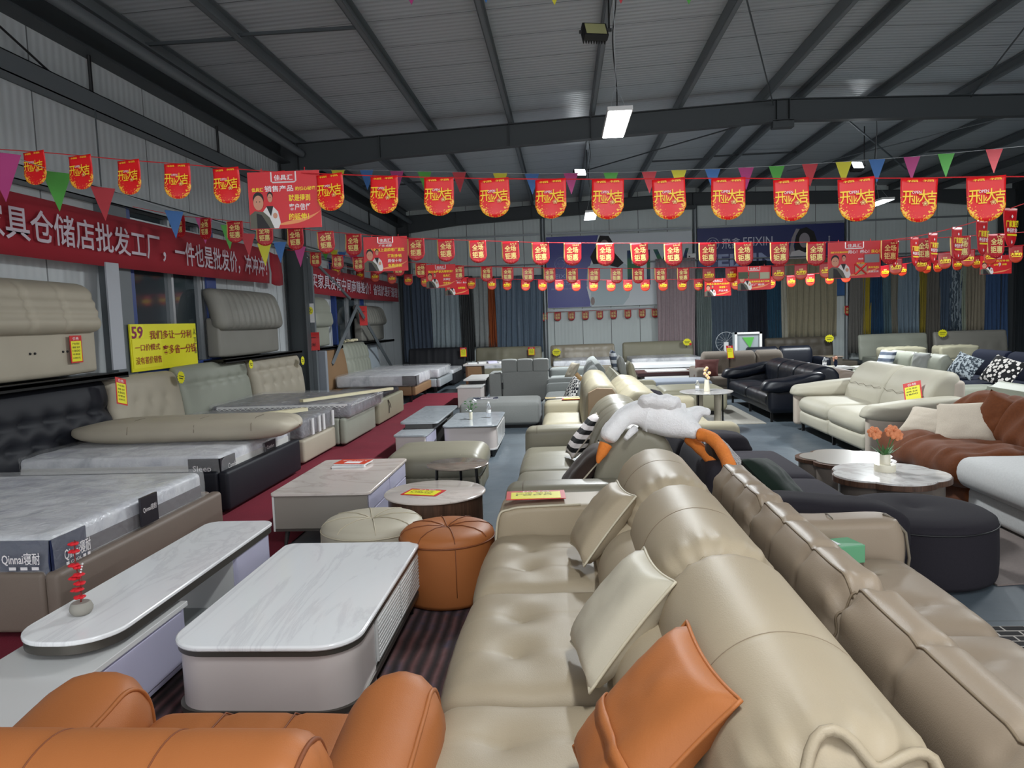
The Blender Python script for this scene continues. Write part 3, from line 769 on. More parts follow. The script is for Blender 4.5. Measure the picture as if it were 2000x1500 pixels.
# rack and headboards hanging on the left wall
for i, (y0, y1) in enumerate(((5.6, 8.6), (11.2, 14.6), (15.6, 17.4), (19.4, 22.8))):
    o = MB().bb(WX+.01, WX+.5, y0, y1, 1.255, 1.29).bb(WX+.46, WX+.5, y0, y1, 1.23, 1.3).build('wall_shelf_rack', M['black'], smooth=0); o['kind'] = 'structure'
def wall_hb(label, y0, y1, z1, tufts, seams, mat, zm=1.8, holes=0, ribs=0):
    r = thing('spare_headboard', label, 'headboard', (-5.45, (y0+y1)/2, 1.33), 'spare headboards stored on the wall rack')
    m = MB(); soft(m, (-5.52, (y0+y1)/2, (1.33+zm+.2)/2), (.22, y1-y0-.06, zm+.2-1.33), r=.04, step=.15)
    if holes:
        pass
    m.build('base_panel', mat, r, smooth=180)
    headboard(r, -5.42, y0, y1, zm, z1, mat, th=.26, tufts=tufts, seams=seams, lean=.16, name='pad', td=.02, tr=.06)
    if holes:
        m = MB()
        for y in (y0+.7, y0+.76, y0+1.4, y0+1.46): m.lathe([(0.001, 0), (.012, 0), (.012, .006)], (0, 0, 0), 8)
        m = MB()
        for y in (y1-1.12, y1-1.05, y1-.62, y1-.55): m.ball((-5.405, y, 1.58), .014, 8)
        m.build('bolt_hole', M['blackp'], r)
    return r
s1_ = wall_hb('large beige quilted headboard on the wall rack left of the blue window', 5.9, 8.3, 2.34, (), [('y', -.1), ('y', .0), ('y', .1), ('x', -.55), ('x', 0), ('x', .55)], M['oatmeal'], 1.78, holes=1)
wall_hb('grey-green ribbed headboard on the wall rack between window and column', 11.35, 13.85, 2.42, (), [('x', -.9+.22*i) for i in range(9)], M['greyL'], 1.75)
wall_hb('pale two roll headboard on the wall rack just past the column', 15.65, 16.95, 2.42, (), [('y', .02)], M['palegreen'], 1.75)
wall_hb('grey headboard with ribbed top on the rack past the second window', 19.7, 22.2, 2.3, (), [('x', -1+.25*i) for i in range(9)], M['greyL'], 1.75)

# price cards
def star_tag(label, T, r=.09, red=False, cat='price tag'):
    m = MB(T); pts = []
    for i in range(28):
        a = 2*PI*i/28; q = r*(1 if i % 2 else .8); pts.append((q*1.15*math.cos(a), q*math.sin(a)))
    o = thing('starburst_tag', label, cat, tuple(T(Vector((0, 0, 0)))))
    m.prism([(a, b) for a, b in pts], -.002, .002, 1); m.build('card', M['yellow'], o, smooth=0)
    m = MB(T); m.bb(-r*.7, r*.7, -.004, -.0025, r*.1, r*.22).bb(-r*.6, r*.5, -.004, -.0025, -r*.25, -r*.12); m.build('writing', M['ink'], o, smooth=0)
    if red:
        m = MB(T); m.ball((r*.8, 0, -r*.5), (r*.4, .003, r*.4), 8); m.build('red_seal', M['redcard'], o)
    return o
def price_card(label, T, w_=.2, h_=.3, lines=5, rot=False):
    o = thing('price_card', label, 'price card', tuple(T(Vector((0, 0, 0)))))
    MB(T).bb(-w_/2, w_/2, -.002, .002, -h_/2, h_/2).build('red_backing', M['redcard'], o, smooth=0)
    MB(T).bb(-w_*.42, w_*.42, -.004, -.002, -h_*.45, h_*.3).build('yellow_sheet', M['yellow'], o, smooth=0)
    m = MB(T)
    rows = ['产地 现价', '规格 全皮', '1800', '中厚皮', '6280元'][:lines]
    for i, s_ in enumerate(rows): letter(m, s_, -.03*w_, h_*(.2-.13*i), w_*.62, h_*.075, -.0055)
    m.build('handwriting', M['ink'], o, smooth=0)
    m = MB(T); letter(m, '价格', 0, h_*.39, w_*.5, h_*.12, -.003); m.build('heading', M['whiteink'], o, smooth=0)
    return o
def Twall(x, y, z, tilt=0, roll=0):   # card facing +x
    return frame(x, y, z, PI/2, tilt, roll)
price_card('yellow and red price card on the quilted headboard on the wall', Twall(-5.37, 7.85, 1.6), .2, .3)
price_card('yellow and red price card hanging over the corner of the black tufted headboard', Twall(-5.19, 8.33, 1.08, -.15, .25), .2, .32)
star_tag('yellow starburst tag on the beige tufted headboard', Twall(-5.24, 9.8, 1.13, 0, .2), .09)
star_tag('yellow starburst tag on the ribbed pale headboard', Twall(-5.22, 12.05, 1.17, 0, .2), .08)
star_tag('yellow starburst tag on the headboard next to the steel column', Twall(-5.16, 14.35, 1.1, 0, .2), .09)
# red paper notes on the column post
def note(label, T, w_, h_, s_):
    o = thing('red_paper_note', label, 'note', tuple(T(Vector((0, 0, 0)))))
    m = MB(T); n = 6
    m.add([(w_*(a-.5), .02*math.sin(b*4), h_*(.5-b)) for b in [i/n for i in range(n+1)] for a in (0, 1)], [(2*i, 2*i+1, 2*i+3, 2*i+2) for i in range(n)]); m.build('paper', M['redcard'], o, smooth=0, solid=.002)
    m = MB(T)
    for i, c_ in enumerate(s_): letter(m, c_, 0, h_*(.22-.4*i), w_*.4, h_*.22 if c_ != '一' else .012, -.026)
    m.build('handwriting', M['ink'], o, smooth=0); return o
note('red paper note tied to the post beside the steel column', frame(-5.28, 15.41, 1.45, .3), .24, .38, '一米')
note('red paper note hanging on the steel brace before the second window', frame(-5.2, 19.15, 2.0, .3), .2, .5, '一米')
solo(MB(frame(-5.31, 15.42, 2.05, .2)).bb(-.07, .07, -.003, .003, -.2, .2).build('warning_sign', M['paperw'], smooth=0), 'small white safety notice on the post above the red note', 'sign')
m = MB(frame(-5.31, 15.41, 2.05, .2)); m.lathe([(.001, 0), (.05, 0), (.05, .004)], (0, 0, 0), 12)
sg = thing('yellow_safety_sticker', 'yellow round emblem sticker on the white notice', 'sticker', (-5.31, 15.41, 2.05))
m = MB(frame(-5.31, 15.41, 2.1, .2)); m.prism([(.05*math.cos(2*PI*i/20), .08*math.sin(2*PI*i/20)) for i in range(20)], -.003, 0, 1); m.build('face', M['yellow'], sg, smooth=0)
m = MB(frame(-5.31, 15.405, 2.1, .2)); m.tube([(-.02, 0, .04), (.02, 0, .02), (-.02, 0, -.02), (.02, 0, -.04)], .006, 4); m.build('emblem', M['ink'], sg, smooth=0)

# yellow sale board in the window
r = thing('sale_board', 'yellow sale board with red Chinese lettering standing in the blue window', 'sign board', (-5.55, 10.05, 1.27))
MB().bb(-5.57, -5.555, 9.19, 10.92, 1.25, 1.87).build('board', M['yellow'], r, smooth=0)
MB().bb(-5.553, -5.55, 9.2, 9.5, 1.69, 1.87).bb(-5.552, -5.548, 9.22, 9.92, 1.29, 1.67).build('pasted_sheet', plain('yellow_sheet_pasted', '#efe82c', .5), r, smooth=0)
m = MB(); side_letter(m, '我们多让一分利', -5.546, 10.2, 1.72, 1.12, .12, .01); side_letter(m, '客多省一分钱', -5.546, 10.41, 1.51, .92, .13, .01)
side_letter(m, '一口价模式', -5.542, 9.57, 1.56, .6, .09, .008); side_letter(m, '没有差价销售', -5.542, 9.58, 1.39, .62, .1, .008)
m.build('red_lettering', M['redink'], r, smooth=0)
m = MB(); side_letter(m, '59', -5.545, 9.35, 1.76, .26, .16, .02); m.build('price_number', M['magink'], r, smooth=0)
m = MB(); [side_letter(m, c_, -5.548, 10.86, 1.75-.14*i, .08, .1) for i, c_ in enumerate('人卫省')]; m.build('dark_lettering', plain('dark_green_ink', '#173a3a', .5), r, smooth=0)

# red cloth banners on the left wall
def wall_banner(label, y0, y1, z0, z1, texts):
    r = thing('wall_banner', label, 'banner', (WX+.28, (y0+y1)/2, z0), 'red cloth banners on the left wall')
    n = int((y1-y0)/.15); m = MB()
    P = [(WX+.25+.03*noise.noise(Vector((y0+(y1-y0)*i/n, z*2, 0))), y0+(y1-y0)*i/n, z0+(z1-z0)*z-.03*math.sin(PI*i/n)) for i in range(n+1) for z in (0, .33, .66, 1)]
    m.add(P, [(4*i+k, 4*i+4+k, 4*i+5+k, 4*i+1+k) for i in range(n) for k in range(3)]); m.build('cloth', M['banner'], r, smooth=180, solid=.004)
    m = MB()
    for s_, a, b, zc, h_ in texts: side_letter(m, s_, WX+.29, (a+b)/2, zc, b-a, h_, .012)
    m.build('lettering', M['bannertxt'], r, smooth=0); return r
wall_banner('long red cloth banner with white lettering reading across the blue window', 4.0, 13.76, 2.6, 3.24, [('家具仓储店批发工厂，', 6.72, 10.05, 2.9, .36), ('一件也是批发价，冲冲冲！', 10.3, 13.58, 2.88, .36)])
wall_banner('short red cloth banner end left of the steel column', 13.86, 14.42, 2.6, 3.2, [])
wall_banner('red cloth banner with white lettering beyond the steel column', 15.65, 24.8, 2.5, 3.12, [('买家具没有中间商赚差价！省钱就是硬道理！', 16.0, 24.6, 2.78, .33)])

# ================================================================ sofas
def place(a, b, face):
    # local: x along the sofa, y from the front edge back, z up
    if face == -1: return lambda p: Vector((a+p.y, b+p.x, p.z))
    if face == 1: return lambda p: Vector((a-p.y, b+p.x, p.z))
    if face == 'Y': return lambda p: Vector((a+p.x, b-p.y, p.z))       # front toward +y
    return lambda p: Vector((a+p.x, b+p.y, p.z))                       # front toward -y
def creases(ss, cen, w_=.02, d=.05, pinch=None):
    def fn(p):
        k = 0
        for s_ in ss:
            g = (p.x-s_)/w_
            if abs(g) < 3: k += d*math.exp(-g*g)
        if pinch:
            for (s_, wd, am) in pinch:
                g = abs(p.x-s_)/wd
                if g < 1: k += am*(1-g)**2*math.sin(math.atan2(p.z-cen[1], p.y-cen[0])*17+math.sin(p.z*20))*.5
        return Vector((p.x, cen[0]+(p.y-cen[0])*(1-k), cen[1]+(p.z-cen[1])*(1-k)))
    return fn
def ring(m, prof, s, i0, i1, r=.003, cen=None, grow=1.006, dx=0, ang=None):
    n = len(prof); cy = sum(p[0] for p in prof)/n; cz = sum(p[1] for p in prof)/n
    if cen: cy, cz = cen
    pts = [(s+dx*(i-i0)/max(1, i1-i0), cy+(prof[i % n][0]-cy)*grow, cz+(prof[i % n][1]-cz)*grow) for i in range(i0, i1+1)]
    m.tube(pts, r, 5, cap=True)
def smoothp(P, n=5): return [(v.x, v.y) for v in catmull([(a, b, 0) for a, b in P], n)]
def box_arm(m, s0, s1, d0, d1, z0, z1, r=.05, step=.08, crown=.015, R=None, fn=None):
    soft(m, ((s0+s1)/2, (d0+d1)/2, (z0+z1)/2), (s1-s0, d1-d0, z1-z0), r=r, step=step, crown=(.006, .01, crown), fn=fn)

def ering(m, prof, s, x0, x1, endr, cen, frac, i0, i1, r):
    n = len(prof); cy, cz = cen if cen else (sum(p[0] for p in prof)/n, sum(p[1] for p in prof)/n)
    R0 = min(max(abs(p[0]-cy) for p in prof), max(abs(p[1]-cz) for p in prof))
    t_ = min(1, min(s-x0, x1-s)/endr); sc = 1-(1-math.sqrt(max(0, 1-(1-t_)**2)))*min(.95, max(endr/R0, frac))
    m.tube([(s, cy+(prof[i % n][0]-cy)*sc, cz+(prof[i % n][1]-cz)*sc) for i in range(i0, i1+1)], r, 6)
M['pipeB'] = leather('taupe_piping', '#85745f', .5)
# ---- sofa A: big beige sofa in front
TA = place(-.44, 0, -1)
A = thing('sofa', 'large beige leather sofa in front, with rolled back and three tufted seats', 'sofa', (.1, 2.9, 0))
box_arm(m := MB(TA), 1.0, 4.5, .07, 1.1, .05, .26, r=.03); m.build('base', M['beige'], A, smooth=180)
for a, b in ((3.44, 4.36), (2.42, 3.43), (1.2, 2.41)):
    L = b-a; tf = [(-L*.16, -.14), (L*.17, -.14)] if b != 2.41 else [(.35, -.14)]
    m = MB(TA)
    def fs_(p, L=L): return p+Vector((0, -.02*math.exp(-((p.z-.02)/.06)**2), .008*noise.noise(Vector((p.x*7, p.y*7, 1)))))
    soft(m, ((a+b)/2, .36, .345), (L, .76, .25), r=.075, step=.026, crown=(.0, .02, .02), fn=fs_, tufts=tf, td=.035, tr=.085, seams=[('x', t_[0]) for t_ in tf], sd=.006, sw=.012)
    o = m.build('seat_cushion', M['beige'], A, smooth=180)
m = MB(TA)
m.tube(catmull([(1.2, -.03, .27), (1.8, -.035, .28), (2.4, -.025, .275), (3.0, -.035, .28), (3.43, -.025, .275), (3.9, -.035, .28), (4.36, -.03, .27)], 5, False), .006, 6)
m.build('edge_piping', M['piping'], A, smooth=180)
# lower back cushions
low = smoothp([(.62, .44), (.57, .54), (.61, .66), (.72, .74), (.95, .76), (1.05, .55), (.85, .42)])
for a, b in ((3.55, 4.36), (2.5, 3.54), (1.2, 2.49)):
    m = MB(TA); m.loft(low, a, b, .04, .08, creases([(a+b)/2], (.8, .6), .02, .03)); m.build('back_cushion', M['beige'], A, smooth=180)
hr = smoothp([(.75, .62), (.72, .72), (.755, .85), (.835, .935), (.94, .97), (1.06, .945), (1.14, .87), (1.16, .76), (1.10, .67), (.90, .60)], 6)
HR = ((3.52, 4.46, [4.02]), (2.50, 3.50, [3.0]), (1.33, 2.48, [1.80]))
for a, b, sm in HR:
    fnA = creases(sm, (.93, .77), .014, .022, [(a, .30, .10), (b, .16, .05)])
    m = MB(TA); m.loft(hr, a, b, .02, .10, fnA, cen=(.93, .77), frac=.3)
    hd_ = m.build('headrest', M['beige'], A, smooth=180)
    for s_ in sm: MB(TA).seam(hr, range(2, 36), [s_]*34, a, b, .1, fnA, (.93, .77), .3, .0017).build('seam_thread', M['pipeB'], hd_, smooth=180)
    if a > 2: MB(TA).seam(hr, range(4, 46), [a+.012]*42, a, b, .1, fnA, (.93, .77), .3, .007).build('edge_welt', M['beige'], hd_, smooth=180)
    if a < 2:
        m = MB(TA); m.wob = lambda x, i: .012+.009*math.sin(i*.62)
        m.seam(hr, range(6, 46), [a+.022-.014*math.sin(i*.62+.8) for i in range(40)], a, b, .1, None, (.93, .77), .3, .012).build('ruffled_edge', M['beige'], hd_, smooth=180)
m = MB(TA)

# arms
arm = smoothp([(.0, .1), (-.01, .35), (.015, .58), (.08, .625), (.2, .64), (.6, .65), (1.05, .65), (1.1, .4), (1.05, .1), (.5, .08)])
m = MB(TA); m.loft(arm, 4.33, 4.7, .04, .05, creases([4.42], (.5, .35), .012, .006)); m.build('armrest', M['beige'], A, smooth=180)
m = MB(TA); ring(m, arm, 4.345, 5, 24, .008, None, .99); m.build('arm_piping', M['piping'], A, smooth=180)
MB(TA).bb(1.1, 4.6, .1, 1.05, .0, .06).build('plinth', M['black'], A, smooth=0)
pc = price_card('yellow and red price card lying on the beige sofa arm', frame(-.2, 4.5, .672, .05, -PI/2+.02), .36, .2, 3)

# ---- sofa B behind it, facing away
TB = place(1.72, 0, 1)
B = thing('sofa', 'taupe leather sofa standing back to back with the large beige sofa', 'sofa', (1.2, 2.6, 0))
box_arm(m := MB(TB), 1.0, 4.0, .08, .9, .06, .27, r=.04, step=.12); m.build('base', M['beige2'], B, smooth=180)
for a, b in ((2.95, 3.86), (1.95, 2.94), (.95, 1.94)):
    m = MB(TB); soft(m, ((a+b)/2, .36, .35), (b-a, .72, .24), r=.09, step=.035, crown=(0, .02, .03), tufts=[(-.22, -.05), (.22, -.05)], td=.04, tr=.08, seams=[('x', -.22), ('x', .22)], sd=.01)
    m.build('seat_cushion', M['beige2'], B, smooth=180)
bb_ = smoothp([(.76, .40), (.70, .52), (.68, .70), (.70, .84), (.77, .90), (.84, .89), (.90, .80), (.915, .62), (.90, .42)], 6)
for a, b in ((3.42, 4.26), (2.34, 3.40), (1.02, 2.32)):
    sm = [a+(b-a)*.35, a+(b-a)*.68]
    fnB = creases(sm, (.8, .65), .022, .07, [(a, .24, .16), (b, .24, .12), (sm[0], .12, .05), (sm[1], .12, .05)])
    m = MB(TB); m.loft(bb_, a, b, .02, .07, fnB, cen=(.8, .65), frac=.3); bc_ = m.build('back_cushion', M['beige2'], B, smooth=180)
    nq = int((b-a)/.02); i0 = 30
    MB(TB).seam(bb_, [i0]*nq, [a+.01+(b-a-.02)*k/(nq-1) for k in range(nq)], a, b, .07, fnB, (.8, .65), .3, .0035).build('seam_piping', M['pipeB'], bc_, smooth=180)
    MB(TB).seam(bb_, range(22, 44), [a+.014]*22, a, b, .07, fnB, (.8, .65), .3, .004).build('end_piping', M['pipeB'], bc_, smooth=180)
armB = smoothp([(.0, .3), (-.03, .5), (.0, .62), (.07, .655), (.4, .65), (.9, .655), (.95, .5), (.9, .25), (.5, .2), (.1, .2)])
m = MB(TB); m.loft(armB, 3.87, 4.1, .04, .06, creases([], (.5, .4))); m.build('armrest', M['beige2'], B, smooth=180)
m = MB(TB); pts = [(4.05, -.03, .5), (4.03, -.025, .58), (4.0, .02, .64)]; m.tube([(3.9, -.02, .3), (3.89, -.035, .45), (3.9, -.02, .58), (3.93, .03, .645), (3.98, .06, .66)], .008, 6)
m.tube([(3.88, .35, .45), (3.88, .34, .6), (3.93, .34, .655), (4.0, .34, .66), (4.08, .34, .64)], .003, 5); m.build('arm_seam', M['seam'], B, smooth=180)
for a in (1.2, 3.9):
    for d in (.15, .85): MB(TB).bb(a-.03, a+.03, d-.03, d+.03, 0, .08).build('leg', M['black'], B, smooth=0)
g_ = thing('tissue_box', 'small green paper box on the taupe sofa seat beside its arm', 'box', (1.3, 3.68, .5))
MB(frame(1.31, 3.7, .505, .25)).bb(-.12, .12, -.07, .07, 0, .09).build('carton', M['boxgreen'], g_, smooth=0, bevel=.004)
MB(frame(1.31, 3.7, .596, .25)).bb(-.08, .01, -.035, .035, 0, .002).build('white_opening', M['paperw'], g_, smooth=0)

# ---- sofa C (sage leather) beyond
def gen_sofa(label, fx, y0, y1, face, D, mat, seat_h=.45, nseat=2, arm_w=.22, arm_z=.62, back_z=.92, back_t=.3, arms=(1, 1), legs=M['black'], backprof=None, tuft=False, sidemat=None, leg_h=.1, name='sofa', cat='sofa', step=.06, seams=True, backn=None, base_z=None, roll=True, grp=None, armprof=None, pipe=None, wr=0):
    T = place(fx, 0, face) if face in (1, -1) else place(0, fx, face)
    L0, L1 = y0, y1
    c = T(Vector(((y0+y1)/2, D/2, 0)))
    r = thing(name, label, cat, (c.x, c.y, 0), grp)
    box_arm(m := MB(T), y0+.04, y1-.04, .04, D-.04, leg_h, seat_h-.14, r=.03, step=.25); m.build('base', sidemat or mat, r, smooth=180)
    a0 = y0+(arm_w if arms[0] else 0); a1 = y1-(arm_w if arms[1] else 0); w_ = (a1-a0)/nseat
    for i in range(nseat):
        m = MB(T); s0 = a0+i*w_+.005; s1 = a0+(i+1)*w_-.005
        soft(m, ((s0+s1)/2, (D-back_t*.6)/2, seat_h-.1), (s1-s0, D-back_t*.6, .2), r=.07, step=step, crown=(0, .015, .025), tufts=[(-w_*.2, 0), (w_*.2, 0)] if tuft else (), td=.03, seams=[('x', 0)] if seams else (), wr=wr)
        m.build('seat_cushion', mat, r, smooth=180)
    pb = smoothp(backprof or [(D-back_t, seat_h-.05), (D-back_t-.02, seat_h+.15), (D-back_t+.02, back_z-.08), (D-back_t*.5, back_z), (D-.08, back_z-.05), (D, back_z-.2), (D-.02, .2), (D-back_t*.6, .2)], 4)
    nb = backn or nseat; w2 = (a1-a0)/nb; cen = (sum(p[0] for p in pb)/len(pb), sum(p[1] for p in pb)/len(pb))
    for i in range(nb):
        m = MB(T); s0 = a0+i*w2; s1 = s0+w2
        m.loft(pb, s0+.004, s1-.004, step, .07, creases([(s0+s1)/2] if seams else [], cen, .02, .04, [(s0, .15, .05), (s1, .15, .05)] if wr or seams else None), cen=cen); m.build('back_cushion', mat, r, smooth=180)
    for k, (s0, s1) in enumerate(((y0, y0+arm_w), (y1-arm_w, y1))):
        if not arms[k]: continue
        m = MB(T)
        if armprof: m.loft(smoothp(armprof, 4), s0, s1, .05, .06, None)
        else: box_arm(m, s0, s1, 0, D-.05, leg_h+.02, arm_z, r=min(.07, arm_w*.4), step=.1)
        m.build('armrest', mat, r, smooth=180)
    if legs:
        for s_ in (y0+.15, (y0+y1)/2, y1-.15):
            for d in (.08, D-.1): MB(T).bb(s_-.012, s_+.012, d-.02, d+.02, 0, leg_h+.02).build('leg', legs, r, smooth=0)
    return r
Csofa = gen_sofa('shiny sage grey leather sofa beyond the large beige sofa, white plush goose on its back', -.42, 4.82, 7.75, -1, 1.2, M['sage'], seat_h=.46, nseat=2, arm_w=.27, arm_z=.64, backprof=[(.62, .42), (.6, .6), (.66, .80), (.76, .93), (.90, .985), (1.05, .95), (1.14, .84), (1.16, .7), (1.1, .3), (.8, .3)], leg_h=.05, tuft=False, backn=3, step=.04)
TC = place(-.42, 0, -1)
for s_ in (4.82, 7.48): MB(TC).tube([(s_+.02, .12, .4), (s_+.005, .12, .6), (s_+.04, .12, .648), (s_+.13, .12, .656), (s_+.24, .12, .64)], .003, 5).build('seam', M['seam'], Csofa, smooth=180)
# ---- sofa D charcoal, behind C
TD = place(1.95, 0, 1)
D_ = thing('sofa', 'charcoal fabric sofa back to back with the sage leather sofa', 'sofa', (1.4, 5.8, 0))
box_arm(m := MB(TD), 4.25, 7.3, .05, 1.15, .05, .26, r=.04, step=.2); m.build('base', M['darkfab2'], D_, smooth=180)
for a, b in ((4.62, 5.8), (5.81, 7.0)):
    m = MB(TD); soft(m, ((a+b)/2, .42, .34), (b-a, .86, .24), r=.09, step=.06, crown=(0, .02, .03)); m.build('seat_cushion', M['darkfab2'], D_, smooth=180)
bd = smoothp([(.86, .3), (.82, .5), (.86, .74), (.96, .8), (1.08, .74), (1.13, .3)], 5)
for a, b in ((4.6, 5.75), (5.77, 7.0)):
    m = MB(TD); m.loft(bd, a, b, .06, .08, None); m.build('back_cushion', M['darkfab2'], D_, smooth=180)
ad = smoothp([(.0, .3), (-.02, .5), (.1, .6), (.4, .64), (.8, .66), (.9, .5), (.9, .2), (.1, .2)], 5)
m = MB(TD); m.loft(ad, 4.28, 4.62, .04, .1, creases([], (.5, .4), pinch=[(4.28, .2, .04)])); m.build('armrest', M['darkfab'], D_, smooth=180)
ad2 = smoothp([(.25, .42), (.22, .5), (.3, .59), (.55, .62), (.85, .62), (.9, .5), (.8, .42)], 5)
m = MB(TD); m.loft(ad2, 7.0, 7.4, .04, .1, None); m.build('armrest', M['darkfab'], D_, smooth=180)

# ---- pillows
PLb, PL = M['beigepale'], pillow
PL('pillow', 'beige leather pillow on the large sofa nearest its arm, farthest of its pillows', (.165, 3.73, .715), .42, .42, .16, M['beige'], ang=-PI/2+.12, tilt=-.68, roll=-.04, pipe=M['piping'], seed=1, band=(.35, 1), pinch=.09)
PL('pillow', 'pale cream leather pillow in the middle of the large beige sofa', (.165, 2.53, .715), .42, .45, .17, M['beigepale'], ang=-PI/2+.1, tilt=-.7, roll=-.05, pipe=M['piping'], seed=4, pinch=.09)
PL('pillow', 'orange leather pillow on the large beige sofa nearest the camera', (.175, 1.76, .745), .46, .47, .15, M['orange'], ang=-PI/2+.05, tilt=-.76, roll=-.05, pipe=M['orange'], seed=7, band=('h', -.35, -1), pinch=.08)
t = NT('black_white_stripes'); v = t.obj(rot=(0, 0, 0)); s_ = t.xyz(v)
st = t.math('GREATER_THAN', t.math('SINE', t.math('MULTIPLY_ADD', t.math('ADD', s_[2], t.math('MULTIPLY', s_[1], .0)), 84, .8)), 0)
t.base(t.mix(st, C('#e6dedc'), C('#131315'))); t.set(Roughness=.85); M['stripes'] = t.m
def upright(label, c, w_, h_, t_, mat, ang, tilt, roll=0, pipe=None, seed=0, name='pillow', back=None):
    return PL(name, label, c, w_, h_, t_, mat, ang=ang, tilt=tilt, roll=roll, pipe=pipe, seed=seed)
upright('black and white striped pillow on the far end of the sage leather sofa', (.16, 6.62, .70), .42, .46, .13, M['stripes'], -PI/2+.1, -.7, -.04, pipe=M['ivory'], seed=11)
upright('dark brown and beige pillow under the goose on the sage leather sofa', (.12, 5.38, .65), .44, .44, .14, M['brownfab'], -PI/2+.1, -.75, -.04, pipe=M['piping'], seed=12)
upright('dark brown pillow on the charcoal sofa below the goose legs', (.93+.1, 5.02, .70), .46, .46, .15, M['brownfab'], PI/2-.15, -.3, .1, seed=13)
upright('dark green velvet pillow on the charcoal sofa seat', (1.38, 4.95, .60), .52, .48, .16, M['green'], PI/2-.35, -.8, .25, seed=14)
t = NT('tweed'); v = t.obj(); ch = t.new('ShaderNodeTexChecker'); ch.inputs['Scale'].default_value = 90; ch.inputs[1].default_value = C('#d8d2d0'); ch.inputs[2].default_value = C('#2c2a2c'); t.l(v, ch.inputs[0]); t.base(ch.outputs[0]); t.set(Roughness=.9); M['tweed'] = t.m
upright('grey checked pillow behind the goose legs on the charcoal sofa', (1.18, 5.62, .66), .48, .46, .14, M['tweed'], PI/2-.3, -.75, .2, seed=15)

# ---- plush goose (one skinned body)
def skin_body(name, nodes, edges, mat, parent, root=0, sub=2, disp=0):
    me = bpy.data.meshes.new(name); off = worigin(parent)
    me.from_pydata([tuple(Vector(n[0])-off) for n in nodes], edges, [])
    o = bpy.data.objects.new(name, me); COL.objects.link(o); o.parent = parent
    sk = o.modifiers.new('skin', 'SKIN'); sk.use_smooth_shade = True
    for i, n in enumerate(nodes):
        d = me.skin_vertices[0].data[i]
        d.radius = n[1] if isinstance(n[1], tuple) else (n[1], n[1]); d.use_root = (i == root)
    sb = o.modifiers.new('sub', 'SUBSURF'); sb.levels = sub; sb.render_levels = sub
    if disp:
        tx = bpy.data.textures.new('plush', 'CLOUDS'); tx.noise_scale = .035
        dm = o.modifiers.new('plush', 'DISPLACE'); dm.texture = tx; dm.strength = disp; dm.mid_level = .5
    me.materials.append(mat); return o
t = NT('white_plush'); v = t.obj(); t.base(t.mix(t.noise(v, 8, 3), C('#efe9e8'), C('#ffffff'))); t.bump(t.noise(v, 75, 4, .7), .8, .012); t.set(Roughness=.95); t.b.inputs['Sheen Weight'].default_value = .6; M['plush'] = t.m
t = NT('orange_plush'); v = t.obj(); t.base(t.mix(t.noise(v, 60, 3), C('#d9722a'), C('#f08f3c'))); t.bump(t.noise(v, 130, 2), .4, .005); t.set(Roughness=.9); M['oplush'] = t.m
GO = thing('plush_goose', 'white plush goose toy with orange beak and legs draped over the sofa backs', 'plush toy', tuple(AY(1290, 822, 5.1)))
def gp(px, py, Y): return tuple(AY(px, py, Y))
nodes = [(gp(1296, 815, 5.12), .128), (gp(1262, 808, 5.12), .112), (gp(1238, 805, 5.1), .088), (gp(1218, 814, 5.08), .072), (gp(1204, 830, 5.05), .068), (gp(1192, 846, 5.02), .074), (gp(1184, 862, 5.0), .062),
         (gp(1328, 820, 5.12), .13), (gp(1348, 819, 5.12), .09), (gp(1366, 801, 5.14), .04), (gp(1388, 806, 5.15), .024),
         (gp(1352, 840, 5.0), .062), (gp(1367, 849, 4.95), .048), (gp(1338, 846, 5.2), .05), (gp(1350, 856, 5.2), .042)]
edges = [(0, 1), (1, 2), (2, 3), (3, 4), (4, 5), (5, 6), (0, 7), (7, 8), (8, 9), (9, 10), (7, 11), (11, 12), (7, 13), (13, 14)]
skin_body('body', nodes, edges, M['plush'], GO, 0, 2, .011)
for nm, (a, b, Y) in (('wing', ((1262, 800), (1312, 806), 5.05)), ):
    w0 = AY(1272, 797, 5.06); m = MB(frame(w0.x+.05, w0.y-.03, w0.z+.035, 0, -.5, .12))
    soft(m, (0, 0, 0), (.25, .16, .06), r=.028, step=.016, crown=(.02, .01, .015), wr=.008, fn=lambda p: p+Vector((0, 0, .006*math.sin(p.x*70+p.y*25)))); m.build('wing', M['plush'], GO, smooth=180)
w1 = AY(1226, 852, 5.0); MB().tube([AY(1240, 838, 5.06), AY(1232, 845, 5.02), AY(1222, 857, 4.97)], [.028, .024, .016], 10).build('wing', M['plush'], GO, smooth=180)
bk = [gp(1183, 868, 5.0), gp(1176, 884, 4.98), gp(1170, 896, 4.97), gp(1168, 905, 4.965)]
m = MB().tube(catmull([Vector(b) for b in bk], 4, False), [.047-.040*(i/12)**1.2 for i in range(13)], 12); m.build('beak', M['oplush'], GO, smooth=180)
MB().ball(gp(1169, 861, 4.945), .007, 8).build('eye', M['hair'], GO, smooth=180)
for pts, r_ in (([(1366, 849, 4.95), (1384, 853, 4.9), (1402, 868, 4.82), (1415, 888, 4.72), (1425, 912, 4.62), (1432, 945, 4.5)], .043), ([(1345, 857, 5.1), (1358, 868, 5.04), (1374, 883, 4.95), (1390, 900, 4.86), (1406, 925, 4.8)], .037)):
    P = catmull([Vector(gp(*q)) for q in pts], 4, False)
    MB().tube(P, [r_*(1+.05*math.sin(i*1.3)) for i in range(len(P))], 12).build('leg', M['oplush'], GO, smooth=180)

